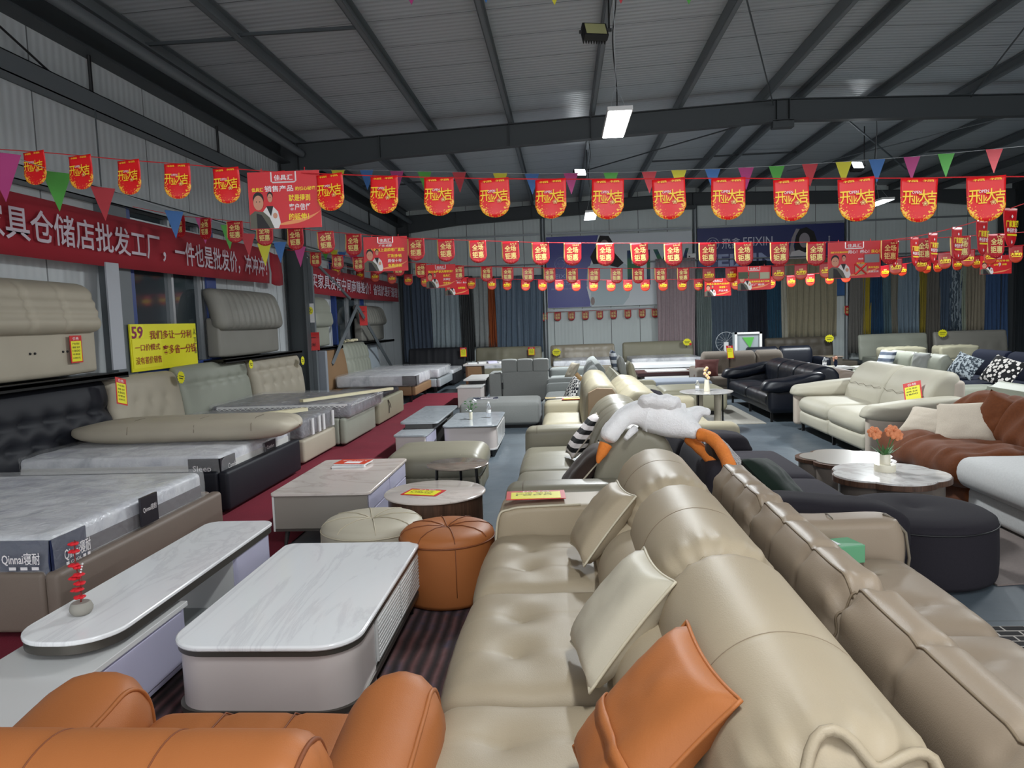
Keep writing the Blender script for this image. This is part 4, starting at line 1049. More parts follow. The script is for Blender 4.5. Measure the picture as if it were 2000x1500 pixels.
# ---- orange armchair, near left
O = thing('armchair', 'orange leather armchair seen from behind at the lower left', 'armchair', (-1.05, 1.9, 0))
TO = place(0, 2.38, 'Y')
box_arm(m := MB(TO), -1.5, -.6, .05, .9, .06, .3, r=.04, step=.2); m.build('base', M['orange'], O, smooth=180)
m = MB(TO); soft(m, (-1.05, .36, .36), (.78, .72, .2), r=.08, step=.04, crown=(0, .03, .02), seams=[('x', -.12), ('x', .12)], sd=.012); m.build('seat_cushion', M['orange'], O, smooth=180)
bo = smoothp([(.60, .42), (.57, .6), (.62, .73), (.72, .775), (.84, .75), (.92, .66), (.94, .45), (.9, .2), (.7, .2)], 5)
m = MB(TO); m.loft(bo, -1.72, -.60, .03, .1, creases([-1.28, -.98], (.75, .55), .012, .02, [(-.6, .16, .06), (-1.72, .16, .06)]), cen=(.75, .55)); m.build('backrest', M['orange'], O, smooth=180)
m = MB(TO)
for s_ in (-1.28, -.98): ring(m, bo, s_, 3, 34, .0025, (.75, .55), .985)
for s_ in (-1.17, -.93): m.tube([(s_, -.01, .42), (s_, .06, .468), (s_, .3, .475), (s_, .6, .47)], .003, 5)
ering(m, bo, -.64, -1.72, -.60, .1, (.75, .55), 0, 0, 44, .007); m.build('seam', M['seamO'], O, smooth=180)
for s0, s1, sg_ in ((-1.76, -1.40, -1), (-.72, -.40, 1)):
    def fa(p, s0=s0, s1=s1, sg_=sg_):
        q = (p.z-.1)/.6; return Vector((p.x+sg_*.05*q*q, p.y+.04*max(0, q)*math.sin(p.x*3), p.z))
    ap = smoothp([(-.02, .15), (-.05, .4), (-.01, .55), (.1, .625), (.26, .61), (.55, .58), (.8, .57), (.88, .4), (.85, .12), (.4, .1)], 5)
    m = MB(TO); m.loft(ap, s0, s1, .03, .15, creases([], (.4, .38), pinch=[(s0, .3, .025), (s1, .3, .025)]), cen=(.42, .36), frac=.25); m.build('armrest', M['orange'], O, smooth=180)
    m = MB(TO); ering(m, ap, s1-.05, s0, s1, .15, (.42, .36), .25, 0, 36, .008); m.build('arm_piping', M['orange'], O, smooth=180)

# ================================================================ tables
def rrect(x0, x1, y0, y1, r, n=7):
    rs = r if isinstance(r, (list, tuple)) else [r]*4      # corners: x0y0, x1y0, x1y1, x0y1
    P = []
    for (cx, cy, a0, q) in ((x0+rs[0], y0+rs[0], PI, rs[0]), (x1-rs[1], y0+rs[1], 1.5*PI, rs[1]), (x1-rs[2], y1-rs[2], 0, rs[2]), (x0+rs[3], y1-rs[3], .5*PI, rs[3])):
        P += [(cx+q*math.cos(a0+.5*PI*i/n), cy+q*math.sin(a0+.5*PI*i/n)) for i in range(n+1)]
    return P
def inset(P, d):
    cx = sum(p[0] for p in P)/len(P); cy = sum(p[1] for p in P)/len(P)
    hx = max(abs(p[0]-cx) for p in P); hy = max(abs(p[1]-cy) for p in P)
    return [(cx+(p[0]-cx)*(hx-d)/hx, cy+(p[1]-cy)*(hy-d)/hy) for p in P]
def tleg(r, x, y, z1, dx=0, dy=0, mat=None, rt=.022, rb=.012):
    MB().tube([(x, y, z1), (x+dx, y+dy, 0)], [rt, rb], 10).build('leg', mat or M['black'], r, smooth=60)
R1 = thing('coffee_table', 'large white marble top coffee table with rounded corners in front of the orange armchair', 'coffee table', (-1.3, 3.7, 0))
P = rrect(-1.74, -.905, 2.91, 4.37, [.18, .18, .07, .07], 9)
MB().prism(P, .405, .43).build('marble_top', M['marbleW'], R1, smooth=35, bevel=.008)
MB().prism(inset(P, .006), .383, .405).build('metal_trim', M['greymet'], R1, smooth=35)
MB().prism(rrect(-1.72, -.925, 2.93, 3.32, [.16, .16, .01, .01], 9), .035, .383).build('cabinet_end', M['pinkgrey'], R1, smooth=35)
MB().bb(-1.72, -.93, 3.33, 4.33, .14, .383).build('cabinet_body', M['white'], R1, smooth=0, bevel=.006)
for y0, y1 in ((3.34, 3.82), (3.83, 4.32)):
    d_ = MB().bb(-.93, -.915, y0, y1, .16, .375).build('drawer', M['white'], R1, smooth=0, bevel=.003)
    mm = MB(); [mm.bb(-.915, -.911, y0+.01, y1-.01, .17+i*.02, .178+i*.02) for i in range(10)]; mm.build('fluted_front', M['white'], d_, smooth=0)
MB().prism(rrect(-1.73, -.915, 2.92, 4.34, [.15, .15, .05, .05], 8), .115, .14).build('base_rail', M['greymet'], R1, smooth=35)
MB().prism(rrect(-1.67, -.93, 3.03, 3.30, [.14, .14, .01, .01], 8), .0, .035).build('plinth', M['greymet'], R1, smooth=35)
for x in (-1.62, -.96): tleg(R1, x, 4.25, .12, 0, .02)
rg = MB().bb(-2.05, -.5, 2.2, 4.42, .002, .016).build('striped_rug', M['rug'], smooth=0); solo(rg, 'dark brown striped rug under the large marble coffee table', 'rug')

R2 = thing('tv_cabinet', 'long extendable white TV cabinet with marble top beside the brown bed', 'TV cabinet', (-2.2, 3.2, 0))
P = rrect(-2.42, -1.96, 2.87, 4.76, [.2, .2, .09, .09], 9)
MB().prism(P, .448, .47).build('marble_top', M['marbleW'], R2, smooth=35, bevel=.006)
MB().prism(inset(P, .005), .41, .448).build('metal_trim', M['greymet'], R2, smooth=35)
MB().bb(-2.44, -1.95, 1.3, 3.55, .36, .385).build('lower_top', M['white'], R2, smooth=0, bevel=.003)
MB().bb(-2.43, -1.97, 1.3, 3.54, .06, .36).build('lower_cabinet', M['lav'], R2, smooth=0)
MB().bb(-1.972, -1.962, 1.35, 3.5, .09, .345).build('side_panel', M['lav'], R2, smooth=0, bevel=.004)
MB().bb(-2.4, -1.99, 3.54, 4.2, .085, .1).build('glass_shelf', M['glassgrey'], R2, smooth=0)
MB().prism(rrect(-2.40, -1.975, 4.18, 4.73, [.01, .01, .09, .09], 6), .08, .41).build('end_cabinet', M['lav'], R2, smooth=35)
MB().bb(-2.4, -2.0, 4.172, 4.18, .09, .41).build('inner_panel', M['white'], R2, smooth=0)
MB().bb(-2.4, -1.98, 1.4, 4.7, .06, .085).build('base_rail', M['greymet'], R2, smooth=0)
for x in (-2.35, -2.03):
    for y in (1.6, 3.6, 4.6): tleg(R2, x, y, .07)
vz = thing('flower_pot', 'small grey stone pot with tall red artificial blossom on the TV cabinet', 'flower pot', (-2.25, 3.17, .47))
MB().lathe([(.02, 0), (.035, .004), (.048, .02), (.05, .035), (.042, .055), (.036, .06), (.033, .058)], (-2.25, 3.17, .47), 20).build('pot', M['stone'], vz, smooth=60)
m = MB(); stem_ = catmull([(-2.25, 3.17, .52), (-2.245, 3.17, .6), (-2.26, 3.17, .72), (-2.25, 3.165, .82)], 5, False); m.tube(stem_, .003, 5); m.tube([(-2.25, 3.17, .53), (-2.235, 3.17, .62), (-2.24, 3.17, .70)], .002, 4); m.build('stem', plain('red_stem', '#7a2a26', .6), vz)
for (dx, z, s_) in ((0, .55, 1), (-.008, .585, 1.1), (.006, .615, 1), (-.016, .64, 1), (.004, .655, 1), (-.014, .70, .95), (.004, .69, .8), (-.008, .765, .95), (-.008, .80, .9)):
    m = MB(); a0 = random.random()*6
    for k in range(5):
        a = a0+k*2*PI/5; m.ball((-2.25+dx+.014*s_*math.cos(a), 3.165+.014*s_*math.sin(a), z+.004), (.014*s_, .014*s_, .007), 8)
    m.build('blossom', M['redflr'], vz, smooth=60)
m = MB(); [m.ball((-2.235+.004*i, 3.16, .66+.013*i), .005, 6) for i in range(5)]; m.build('bud', M['paperw'], vz)

R3 = thing('coffee_table', 'rectangular grey coffee table with pinkish marble top and orange magazines on it', 'coffee table', (-1.95, 6.35, 0))
MB().prism(rrect(-2.36, -1.55, 5.62, 7.05, .05), .425, .45).build('marble_top', M['marblePk'], R3, smooth=35, bevel=.006)
MB().bb(-2.33, -1.58, 5.65, 7.02, .14, .425).build('cabinet_body', M['taupe_gl'], R3, smooth=0, bevel=.003)
MB().bb(-2.345, -2.33, 5.64, 7.02, .14, .42).build('side_strip', M['white'], R3, smooth=0)
for y0, y1 in ((5.68, 6.34), (6.36, 7.0)):
    for z0, z1 in ((.15, .275), (.285, .415)): MB().bb(-1.58, -1.565, y0, y1, z0, z1).build('drawer', M['lav'], R3, smooth=0, bevel=.003)
MB().bb(-2.33, -1.58, 5.64, 5.66, .14, .16).build('base_rail', M['greymet'], R3, smooth=0)
for x in (-2.26, -1.66):
    for y in (5.72, 6.95): tleg(R3, x, y, .14, .02 if x > -2 else -.02, -.02 if y < 6 else .02, M['graph'])
def magazine(label, loc, ang, w_, h_, t_, col, title='新家 STYLE'):
    r = thing('magazine', label, 'magazine', loc)
    T = frame(*loc, ang)
    MB(T).bb(-w_/2, w_/2, -h_/2, h_/2, 0, t_).build('pages', M['paperw'], r, smooth=0)
    MB(T).bb(-w_/2-.002, w_/2+.002, -h_/2-.002, h_/2+.002, t_, t_+.002).build('cover', col, r, smooth=0)
    vs_, fs_ = text_mesh(title, 0); m = MB(T).add([(a*w_*.8, b*h_*.2+h_*.2, t_+.003) for a, b in vs_], fs_); m.bb(-w_*.2, w_*.3, -h_*.35, h_*.02, t_+.002, t_+.003); m.build('print', M['whiteink'], r, smooth=0); return r
morange = plain('orange_cover', '#d8472a', .35)
magazine('white magazine under the orange one on the grey coffee table', (-2.02, 6.72, .451), .1, .3, .24, .012, M['paperw'])
magazine('orange magazine on top of a white one on the grey coffee table', (-2.0, 6.75, .466), -.12, .3, .22, .015, morange)

def ottoman(label, x, y, r_, h_, mat, seam, n=8, pipes=True, sy=1, tm=None):
    o = thing('ottoman', label, 'ottoman', (x, y, 0))
    m = MB(); prof = [(.001, .025), (r_*.98, .025), (r_*1.0, .05), (r_*1.01, .12), (r_*1.01, h_*.5), (r_, h_-.07), (r_*1.0, h_-.055), (r_*.985, h_-.03), (r_*.9, h_-.005), (r_*.7, h_+.012), (r_*.4, h_+.018), (r_*.15, h_+.008), (.02, h_-.008), (.001, h_-.01)]
    m.lathe(prof, (x, y, 0), 48, 1, sy); m.build('body', mat, o, smooth=180)
    m = MB(); m.tube([(x+r_*1.008*math.cos(a), y+r_*1.008*sy*math.sin(a), h_-.058) for a in [2*PI*i/48 for i in range(48)]], .005, 6, closed=True)
    if n:
        for k in range(n):
            a = 2*PI*(k+.4)/n; c_, s_ = math.cos(a), math.sin(a)
            m.tube([(x+q*r_*c_, y+q*r_*s_*sy, h_+dz) for q, dz in ((.02, -.004), (.15, .011), (.4, .021), (.7, .015), (.9, -.002), (.99, -.03))], .0028, 5)
            if k % 2 == 0: m.tube([(x+r_*1.005*c_, y+r_*1.005*s_*sy, h_-.06), (x+r_*1.013*c_, y+r_*1.013*s_*sy, h_*.5), (x+r_*1.003*c_, y+r_*1.003*s_*sy, .1)], .0025, 5)
    m.build('piping', seam, o, smooth=180)
    MB().lathe([(.001, 0), (r_*.8, 0), (r_*.8, .03)], (x, y, 0), 24, 1, sy).build('base', M['black'], o, smooth=60)
    return o
ottoman('round beige leather ottoman with radial seams behind the marble coffee table', -1.35, 4.93, .345, .43, M['beigepale'], M['piping'])
ottoman('round orange leather ottoman with radial seams beside the beige sofa', -.775, 4.58, .30, .46, M['orange'], M['seamO'])
ot = ottoman('large oval charcoal ottoman at the right before the flower shaped table', 2.28, 4.98, .465, .43, M['darkfab'], M['blackp'], 0, sy=1.02)
R4 = thing('round_table', 'round pink marble coffee table with walnut drum, yellow price card on it', 'coffee table', (-1.05, 5.72, 0))
MB().lathe([(.001, .405), (.39, .405), (.4, .412), (.4, .42), (.39, .428), (.001, .428)], (-1.05, 5.72, 0), 56).build('marble_top', M['marblePk'], R4, smooth=50)
MB().lathe([(.001, .02), (.37, .02), (.37, .405), (.001, .405)], (-1.05, 5.72, 0), 48).build('drum', M['walnut'], R4, smooth=50)
MB(frame(-1.05, 5.72, 0, .9)).prism([(.374*math.cos(a), .374*math.sin(a)) for a in [-.9+.1*i for i in range(10)]]+[(.3, 0)], .03, .4).build('door', M['taupe_gl'], R4, smooth=30)
price_card('yellow and red price card lying on the round pink marble table', frame(-1.13, 5.66, .431, -.25, -PI/2), .3, .2, 4)
R5 = thing('side_table', 'small round wood grain side table on thin black legs before the grey-green ottoman', 'side table', (-.97, 6.45, 0))
MB().lathe([(.001, .485), (.26, .485), (.275, .492), (.275, .5), (.268, .505), (.001, .505)], (-.97, 6.45, 0), 48).build('table_top', M['greywood'], R5, smooth=50)
for a in (-.5, 1.6, 3.7): MB().tube([(-.97+.2*math.cos(a), 6.45+.2*math.sin(a), .485), (-.97+.22*math.cos(a), 6.45+.22*math.sin(a), 0)], .013, 8).build('leg', M['black'], R5, smooth=60)
r = thing('ottoman', 'large square sage grey leather ottoman with pleated base beside the round tables', 'ottoman', (-1.32, 7.55, 0))
m = MB(); soft(m, (-1.32, 7.55, .33), (.98, .88, .24), r=.1, step=.05, crown=(.01, .01, .035), seams=[('x', .27)], sd=.008); m.build('cushion', M['sage'], r, smooth=180)
m = MB(); soft(m, (-1.32, 7.55, .14), (.92, .82, .2), r=.04, step=.025, fn=lambda p: p+Vector((.006*math.sin(p.y*90)*(abs(p.x) > .4), .006*math.sin(p.x*90)*(abs(p.y) > .35), 0))); m.build('pleated_base', M['sage'], r, smooth=180)
MB().bb(-1.75, -.9, 7.15, 7.95, 0, .05).build('plinth', M['black'], r, smooth=0)
m = MB(); m.tube([(-1.05, 7.12, .28), (-1.05, 7.115, .36), (-1.05, 7.16, .45), (-1.05, 7.4, .475), (-1.05, 7.7, .475)], .003, 5); m.build('seam', M['piping'], r)

# white coffee table with vase and bottle, and the TV cabinet beside it
R6 = thing('coffee_table', 'white marble coffee table with rounded corners holding a small vase and a bottle', 'coffee table', (-1.22, 10.0, 0))
P = rrect(-1.6, -.88, 9.35, 10.75, .1)
MB().prism(P, .405, .425).build('marble_top', M['marbleGy'], R6, smooth=35, bevel=.005)
MB().prism(inset(P, .01), .395, .405).build('metal_trim', M['greymet'], R6, smooth=35)
MB().prism(inset(P, .02), .12, .395).build('cabinet_body', M['pinkgrey'], R6, smooth=35)
for y0, y1 in ((9.5, 10.03), (10.05, 10.6)): MB().bb(-.9, -.885, y0, y1, .15, .37).build('drawer', M['white'], R6, smooth=0, bevel=.004)
MB().prism(inset(P, .015), .1, .12).build('base_rail', M['white'], R6, smooth=35)
for x in (-1.5, -.98):
    for y in (9.5, 10.6): tleg(R6, x, y, .1)
vz = thing('bud_vase', 'small white vase with white flowers and leaves on the marble coffee table', 'vase', (-1.29, 9.95, .425))
MB().lathe([(.018, 0), (.022, .01), (.026, .1), (.024, .1)], (-1.29, 9.95, .425), 12).build('vase', M['ceram'], vz, smooth=60)
m = MB(); m2_ = MB(); random.seed(3)
for i in range(14):
    a = random.uniform(0, 6.28); q = random.uniform(.02, .09); z = .56+random.uniform(0, .13)
    m.tube([(-1.29, 9.95, .5), (-1.29+q*.5*math.cos(a), 9.95+q*.5*math.sin(a), z-.03), (-1.29+q*math.cos(a), 9.95+q*math.sin(a), z)], .002, 4)
    m.ball((-1.29+q*math.cos(a), 9.95+q*math.sin(a), z), (.02, .012, .008), 6, Matrix.Rotation(a, 3, 'Z'))
for (dx, dz) in ((.055, .27), (.07, .255), (.04, .25), (-.05, .14), (.0, .12)): m2_.ball((-1.29+dx, 9.93, .425+dz), (.02, .02, .015), 8)
m.build('foliage', M['leaf'], vz, smooth=60); m2_.build('blossom', M['paperw'], vz, smooth=60)
def bottle(label, x, y, z, h_=.22, r_=.033):
    r = thing('water_bottle', label, 'bottle', (x, y, z))
    MB().lathe([(.001, 0), (r_, .003), (r_, h_*.35), (r_*.92, h_*.42), (r_, h_*.5), (r_, h_*.68), (r_*.5, h_*.86), (r_*.4, h_*.9)], (x, y, z), 16).build('bottle_body', M['clear'], r, smooth=60)
    MB().lathe([(r_*1.01, h_*.3), (r_*1.02, h_*.5), (r_*1.01, h_*.5)], (x, y, z), 16).build('paper_label', M['paperw'], r, smooth=60)
    MB().lathe([(.001, h_*.9), (r_*.45, h_*.9), (r_*.45, h_), (.001, h_)], (x, y, z), 12).build('cap', M['paperw'], r, smooth=60); return r
bottle('clear water bottle standing on the white marble coffee table', -1.06, 10.1, .426)
R7 = thing('tv_cabinet', 'two level white TV cabinet with marble tops beyond the grey coffee table', 'TV cabinet', (-1.9, 10, 0))
MB().prism(rrect(-2.14, -1.72, 8.95, 11.0, .05), .36, .38).build('marble_top', M['marbleGy'], R7, smooth=35)
MB().bb(-2.12, -1.74, 8.98, 9.75, .0, .36).build('near_cabinet', M['pinkgrey'], R7, smooth=0, bevel=.02)
MB().bb(-1.74, -1.73, 9.0, 9.7, .02, .35).build('side_panel', M['lav'], R7, smooth=0)
MB().prism(rrect(-2.16, -1.66, 9.45, 11.3, .06), .45, .475).build('upper_marble_top', M['marbleGy'], R7, smooth=35)
MB().bb(-2.12, -1.72, 10.6, 11.2, .0, .45).build('far_cabinet', M['graph'], R7, smooth=0)
MB().bb(-2.1, -1.74, 9.5, 11.0, .38, .45).build('riser', M['graph'], R7, smooth=0)

# ================================================================ middle rows
r = thing('ottoman', 'large boxy grey fabric ottoman with a magazine on it beyond the white coffee table', 'ottoman', (-1.08, 12.4, 0))
m = MB(); soft(m, (-1.08, 12.45, .24), (1.3, 1.1, .36), r=.06, step=.1, crown=(.01, .01, .02)); m.build('cushion', M['greyfab'], r, smooth=180)
MB().bb(-1.65, -.5, 11.97, 12.95, 0, .07).build('plinth', M['black'], r, smooth=0)
magazine('dark blue and orange magazine on the boxy grey ottoman', (-1.35, 12.45, .443), .1, .42, .3, .008, plain('navy_cover', '#1d2a44', .35), 'HOME')
gen_sofa('cream leather sofa with tall padded back beyond the sage leather sofa', -.3, 7.95, 10.55, -1, .92, M['cream'], seat_h=.45, arm_w=.24, arm_z=.6, backprof=[(.5, .42), (.5, .7), (.54, .94), (.64, 1.03), (.78, 1.02), (.86, .92), (.88, .5), (.85, .25), (.6, .25)], sidemat=M['creamside'], arms=(0, 1), wr=.004)
_e = [o for o in bpy.data.objects if o.get('label', '').startswith('cream leather sofa with tall')][0]
MB().prism([(.22, .35), (.24, .95), (.34, 1.0), (.5, .99), (.56, .9), (.56, .35)], 7.9, 7.94, 1).build('side_panel', M['creamside'], _e, smooth=0, bevel=.01)
price_card('yellow price card lying on the cream sofa arm', frame(.1, 10.42, .622, 0, -PI/2), .3, .16, 2)
gen_sofa('cream leather sofa facing right with its back against the tall cream sofa', 1.8, 7.75, 10.65, 1, 1.2, M['cream'], seat_h=.42, arm_w=.26, arm_z=.6, back_z=.95, back_t=.42, arms=(1, 1), backn=3, wr=.004)
upright('dark grey pillow on the cream sofa facing right', (1.3, 10.2, .56), .42, .4, .12, M['darkfab'], PI/2-.3, -.5, .2, seed=21)
gen_sofa('grey fabric sofa with loose grey cushions beyond the cream sofas', -.35, 10.9, 13.8, -1, 1.15, M['greyfab2'], seat_h=.42, arm_w=.2, arm_z=.56, back_z=.78, back_t=.3, seams=False)
for i, (y, z, mt, w_) in enumerate(((12.2, .72, M['greyfab2'], .6), (13.3, .74, M['greyfab2'], .6), (11.6, .6, M['greyfab2'], .5))):
    upright(['large grey back cushion in the middle of the grey fabric sofa', 'large grey back cushion at the far end of the grey fabric sofa', 'small grey cushion lying at the near end of the grey fabric sofa'][i], (.42-.12*(i == 2), y, z), w_, .52, .2, mt, -PI/2, -.25, seed=30+i)
t = NT('houndstooth'); v = t.obj(); ch = t.new('ShaderNodeTexChecker'); ch.inputs['Scale'].default_value = 22; ch.inputs[1].default_value = C('#cfccc8'); ch.inputs[2].default_value = C('#25272e'); t.l(v, ch.inputs[0]); t.base(ch.outputs[0]); t.set(Roughness=.9); M['hound'] = t.m
upright('patterned black and white pillow on the grey fabric sofa', (.12, 11.9, .6), .44, .42, .12, M['hound'], -PI/2+.35, -.45, .2, seed=34)
upright('ochre pillow behind the patterned one on the grey fabric sofa', (.18, 12.3, .62), .44, .42, .12, plain('ochre', '#8a6a3c', .9), -PI/2+.35, -.4, .2, seed=35)
magazine('colourful magazine lying on the arm of the grey fabric sofa', (-.05, 11.0, .575), .1, .5, .16, .006, plain('mixed_cover', '#b59a4c', .4), 'CASA')
gen_sofa('pale grey sofa farthest in the middle row with folded throw', -.35, 14.3, 17.6, -1, 1.15, M['greyfab2'], seat_h=.42, arm_w=.2, arm_z=.6, back_z=.86, seams=False)
upright('tan pillow on the farthest pale grey sofa', (.15, 15.6, .64), .5, .4, .12, M['oatmeal'], -PI/2+.3, -.5, seed=36)
gen_sofa('grey-green fabric sofa facing right behind the grey fabric sofa', 1.75, 11.2, 14.6, 1, 1.0, M['khaki'], seat_h=.42, arm_w=.2, arm_z=.5, back_z=.8, seams=False, back_t=.25)
t = NT('blue_stripes'); v = t.obj(); s_ = t.xyz(v); st = t.math('GREATER_THAN', t.math('SINE', t.math('MULTIPLY', s_[2], 48)), 0); t.base(t.mix(st, C('#c9cdd2'), C('#4d5666'))); t.set(Roughness=.9); M['bstripe'] = t.m
for i, (x, y, mt, nm) in enumerate(((.95, 14.2, M['bstripe'], 'grey and navy striped pillow standing tallest behind the grey sofa backs'), (1.05, 13.7, M['greyfab'], 'grey pillow leaning in front of the striped one'), (1.18, 13.2, M['olive'], 'olive pillow leaning nearest on the grey-green sofa'))):
    upright(nm, (x, y, .72+.08*(2-i)), .5, .5, .14, mt, PI/2, -.2, seed=40+i)
upright('black and white zigzag pillow on the seat of the cream sofa facing right', (1.25, 10.9+.35, .58), .4, .3, .1, M['bstripe'], PI/2, -.9, seed=44)
# grey blue chaise and dark red table further on
r = thing('chaise', 'grey-green leather chaise block behind the round marble table', 'chaise', (2.1, 13.6, 0))
m = MB(); soft(m, (2.2, 13.3, .28), (1.1, 1.1, .36), r=.08, step=.12, crown=(0, .01, .03)); m.build('cushion', M['khaki'], r, smooth=180); MB().bb(1.75, 2.65, 12.9, 13.8, 0, .1).build('plinth', M['black'], r, smooth=0)
r = thing('chaise', 'blue-grey fabric bench behind the grey-green chaise', 'bench', (2.15, 15, 0))
m = MB(); soft(m, (2.2, 15.0, .34), (1.3, .9, .22), r=.06, step=.12, crown=(0, 0, .02)); m.build('cushion', plain('blue_grey_fabric', '#868d98', .9), r, smooth=180); MB().bb(1.7, 2.7, 14.65, 15.35, 0, .24).build('base', M['greyfab'], r, smooth=0)
r = thing('coffee_table', 'dark red brown table with a white board on it in the middle distance', 'coffee table', (2.4, 16.8, 0))
MB().bb(1.6, 3.2, 16.3, 17.3, .42, .5).build('table_top', plain('mahogany', '#3a1614', .3), r, smooth=0, bevel=.01)
for x in (1.7, 3.1):
    for y in (16.4, 17.2): MB().bb(x-.04, x+.04, y-.04, y+.04, 0, .42).build('leg', M['darkbrown'], r, smooth=0)
solo(MB().bb(1.8, 2.7, 16.35, 16.9, .503, .53).build('white_board', M['white'], smooth=0, bevel=.004), 'flat white board lying on the dark red table', 'board')
r = thing('storage_box', 'pile of white panels stacked before the olive headboard bed', 'panels', (2.5, 19.5, 0))
for i in range(5): MB().bb(1.6+.03*(i % 2), 3.6-.05*(i % 3), 19.0, 20.3, .02+.1*i, .10+.1*i).build('panel', M['white'] if i % 2 else M['paperw'], r, smooth=0)

# grey sofa seen from behind with three squares on its back
r = thing('sofa', 'grey sofa seen from behind, its back top divided in three squares', 'sofa', (-.9, 16.2, 0))
m = MB(); soft(m, (-.85, 16.0, .33), (1.0, .2, .62), r=.03, step=.3); m.build('back_panel', M['greyfab'], r, smooth=180)
for i in range(3): m = MB(); soft(m, (-1.19+.34*i, 16.0, .77), (.335, .22, .26), r=.03, step=.1); m.build('back_square', M['greyfab'], r, smooth=180)
m = MB(); soft(m, (-1.5, 16.3, .32), (.26, .9, .6), r=.03, step=.3); m.build('armrest', M['greyfab'], r, smooth=180)
m = MB(); soft(m, (-.85, 16.6, .3), (1.0, .9, .3), r=.05, step=.3); m.build('seat_cushion', M['greyfab'], r, smooth=180)
m = MB(); m.bb(-1.4, -1.33, 15.87, 15.9, .28, .42); m.tube([(-1.37, 15.88, .42), (-1.36, 15.88, .62)], .008, 5); m.build('charger', M['black'], r, smooth=0)
r = thing('tv_cabinet', 'small two level white TV cabinet beside the red carpet runner', 'TV cabinet', (-1.8, 15.6, 0))
MB().bb(-2.2, -1.72, 15.0, 15.7, .0, .40).build('near_cabinet', M['pinkgrey'], r, smooth=0, bevel=.01); MB().bb(-2.22, -1.7, 14.98, 15.72, .4, .42).build('top', M['white'], r, smooth=0)
MB().bb(-2.15, -1.68, 15.6, 17.0, .5, .53).build('upper_top', M['white'], r, smooth=0); MB().bb(-2.1, -1.72, 16.0, 16.9, .1, .5).build('far_cabinet', M['graph'], r, smooth=0)
r = thing('desk', 'small desk loaded with papers and books before the olive headboard', 'desk', (-1.9, 18.6, 0))
MB().bb(-2.5, -1.2, 18.2, 19, .66, .7).build('desk_top', M['white'], r, smooth=0)
for x in (-2.45, -1.3): MB().bb(x, x+.05, 18.25, 18.95, 0, .66).build('leg', M['tan'], r, smooth=0)
MB().bb(-2.4, -2.05, 18.2, 18.9, .1, .64).build('pedestal', M['tan'], r, smooth=0)
random.seed(5)
for i in range(5): solo(MB(frame(-2.3+.24*i, 18.5+.1*(i % 2), .702, random.uniform(-.5, .5))).bb(-.11, .11, -.15, .15, 0, .02+.015*(i % 3)).build('book', [M['paperw'], M['white'], M['lav']][i % 3], smooth=0), 'white %s on the small desk before the olive headboard' % ['booklet at its edge', 'paper pile', 'catalogue', 'folder', 'sample book'][i], 'book')

# round marble table, vase, bottle
r = thing('round_table', 'round white marble table on stone pillars and thin black legs, flower vase on it', 'table', (2.05, 10.95, 0))
MB().lathe([(.001, .6), (.36, .6), (.38, .612), (.38, .622), (.001, .622)], (2.05, 10.95, 0), 48).build('marble_top', M['marbleW2'], r, smooth=50)
for x, y in ((2.18, 10.8), (1.98, 11.1)): MB().lathe([(.001, .0), (.05, .0), (.05, .6), (.001, .6)], (x, y, 0), 20).build('pillar', M['oatmeal'], r, smooth=50)
for a in (-2.2, -.7, .9): MB().tube([(2.05+.26*math.cos(a), 10.95+.26*math.sin(a), .6), (2.05+.26*math.cos(a), 10.95+.26*math.sin(a), 0)], .012, 8).build('leg', M['black'], r)
MB().bb(1.9, 2.3, 10.9, 11.15, .0, .24).build('lower_block', M['white'], r, smooth=0)
bottle('clear water bottle on the round white marble table', 1.93, 10.98, .622, .16, .03)
vz = thing('vase', 'white vase with pale orange flowers on the round marble table', 'vase', (2.05, 10.9, .622))
MB().lathe([(.04, 0), (.045, .01), (.032, .17), (.03, .17)], (2.05, 10.9, .622), 16).build('vase_body', M['ceram'], vz, smooth=60)
m = MB(); mf = MB(); mc = MB()
for dx, dz in ((0, .34), (.035, .27), (-.03, .26), (0, .23), (.02, .2), (-.025, .31)):
    m.tube([(2.05, 10.9, .79), (2.05+dx, 10.89, .622+dz)], .003, 4); mf.ball((2.05+dx, 10.88, .622+dz), (.026, .012, .026), 10); mc.ball((2.05+dx, 10.867, .622+dz), (.009, .006, .009), 8)
m.build('stem', M['leaf'], vz); mf.build('blossom', plain('peach_petal', '#e2bfa2', .6), vz, smooth=60); mc.build('blossom_centre', M['goldink'], vz, smooth=60)
solo(MB().bb(2.2, 3.12, 11.75, 14.2, .002, .012).build('rug', fabric('beige_rug', '#a8a49a', .95, 200), smooth=0), 'pale beige rug on the concrete beside the navy leather sofa', 'rug')

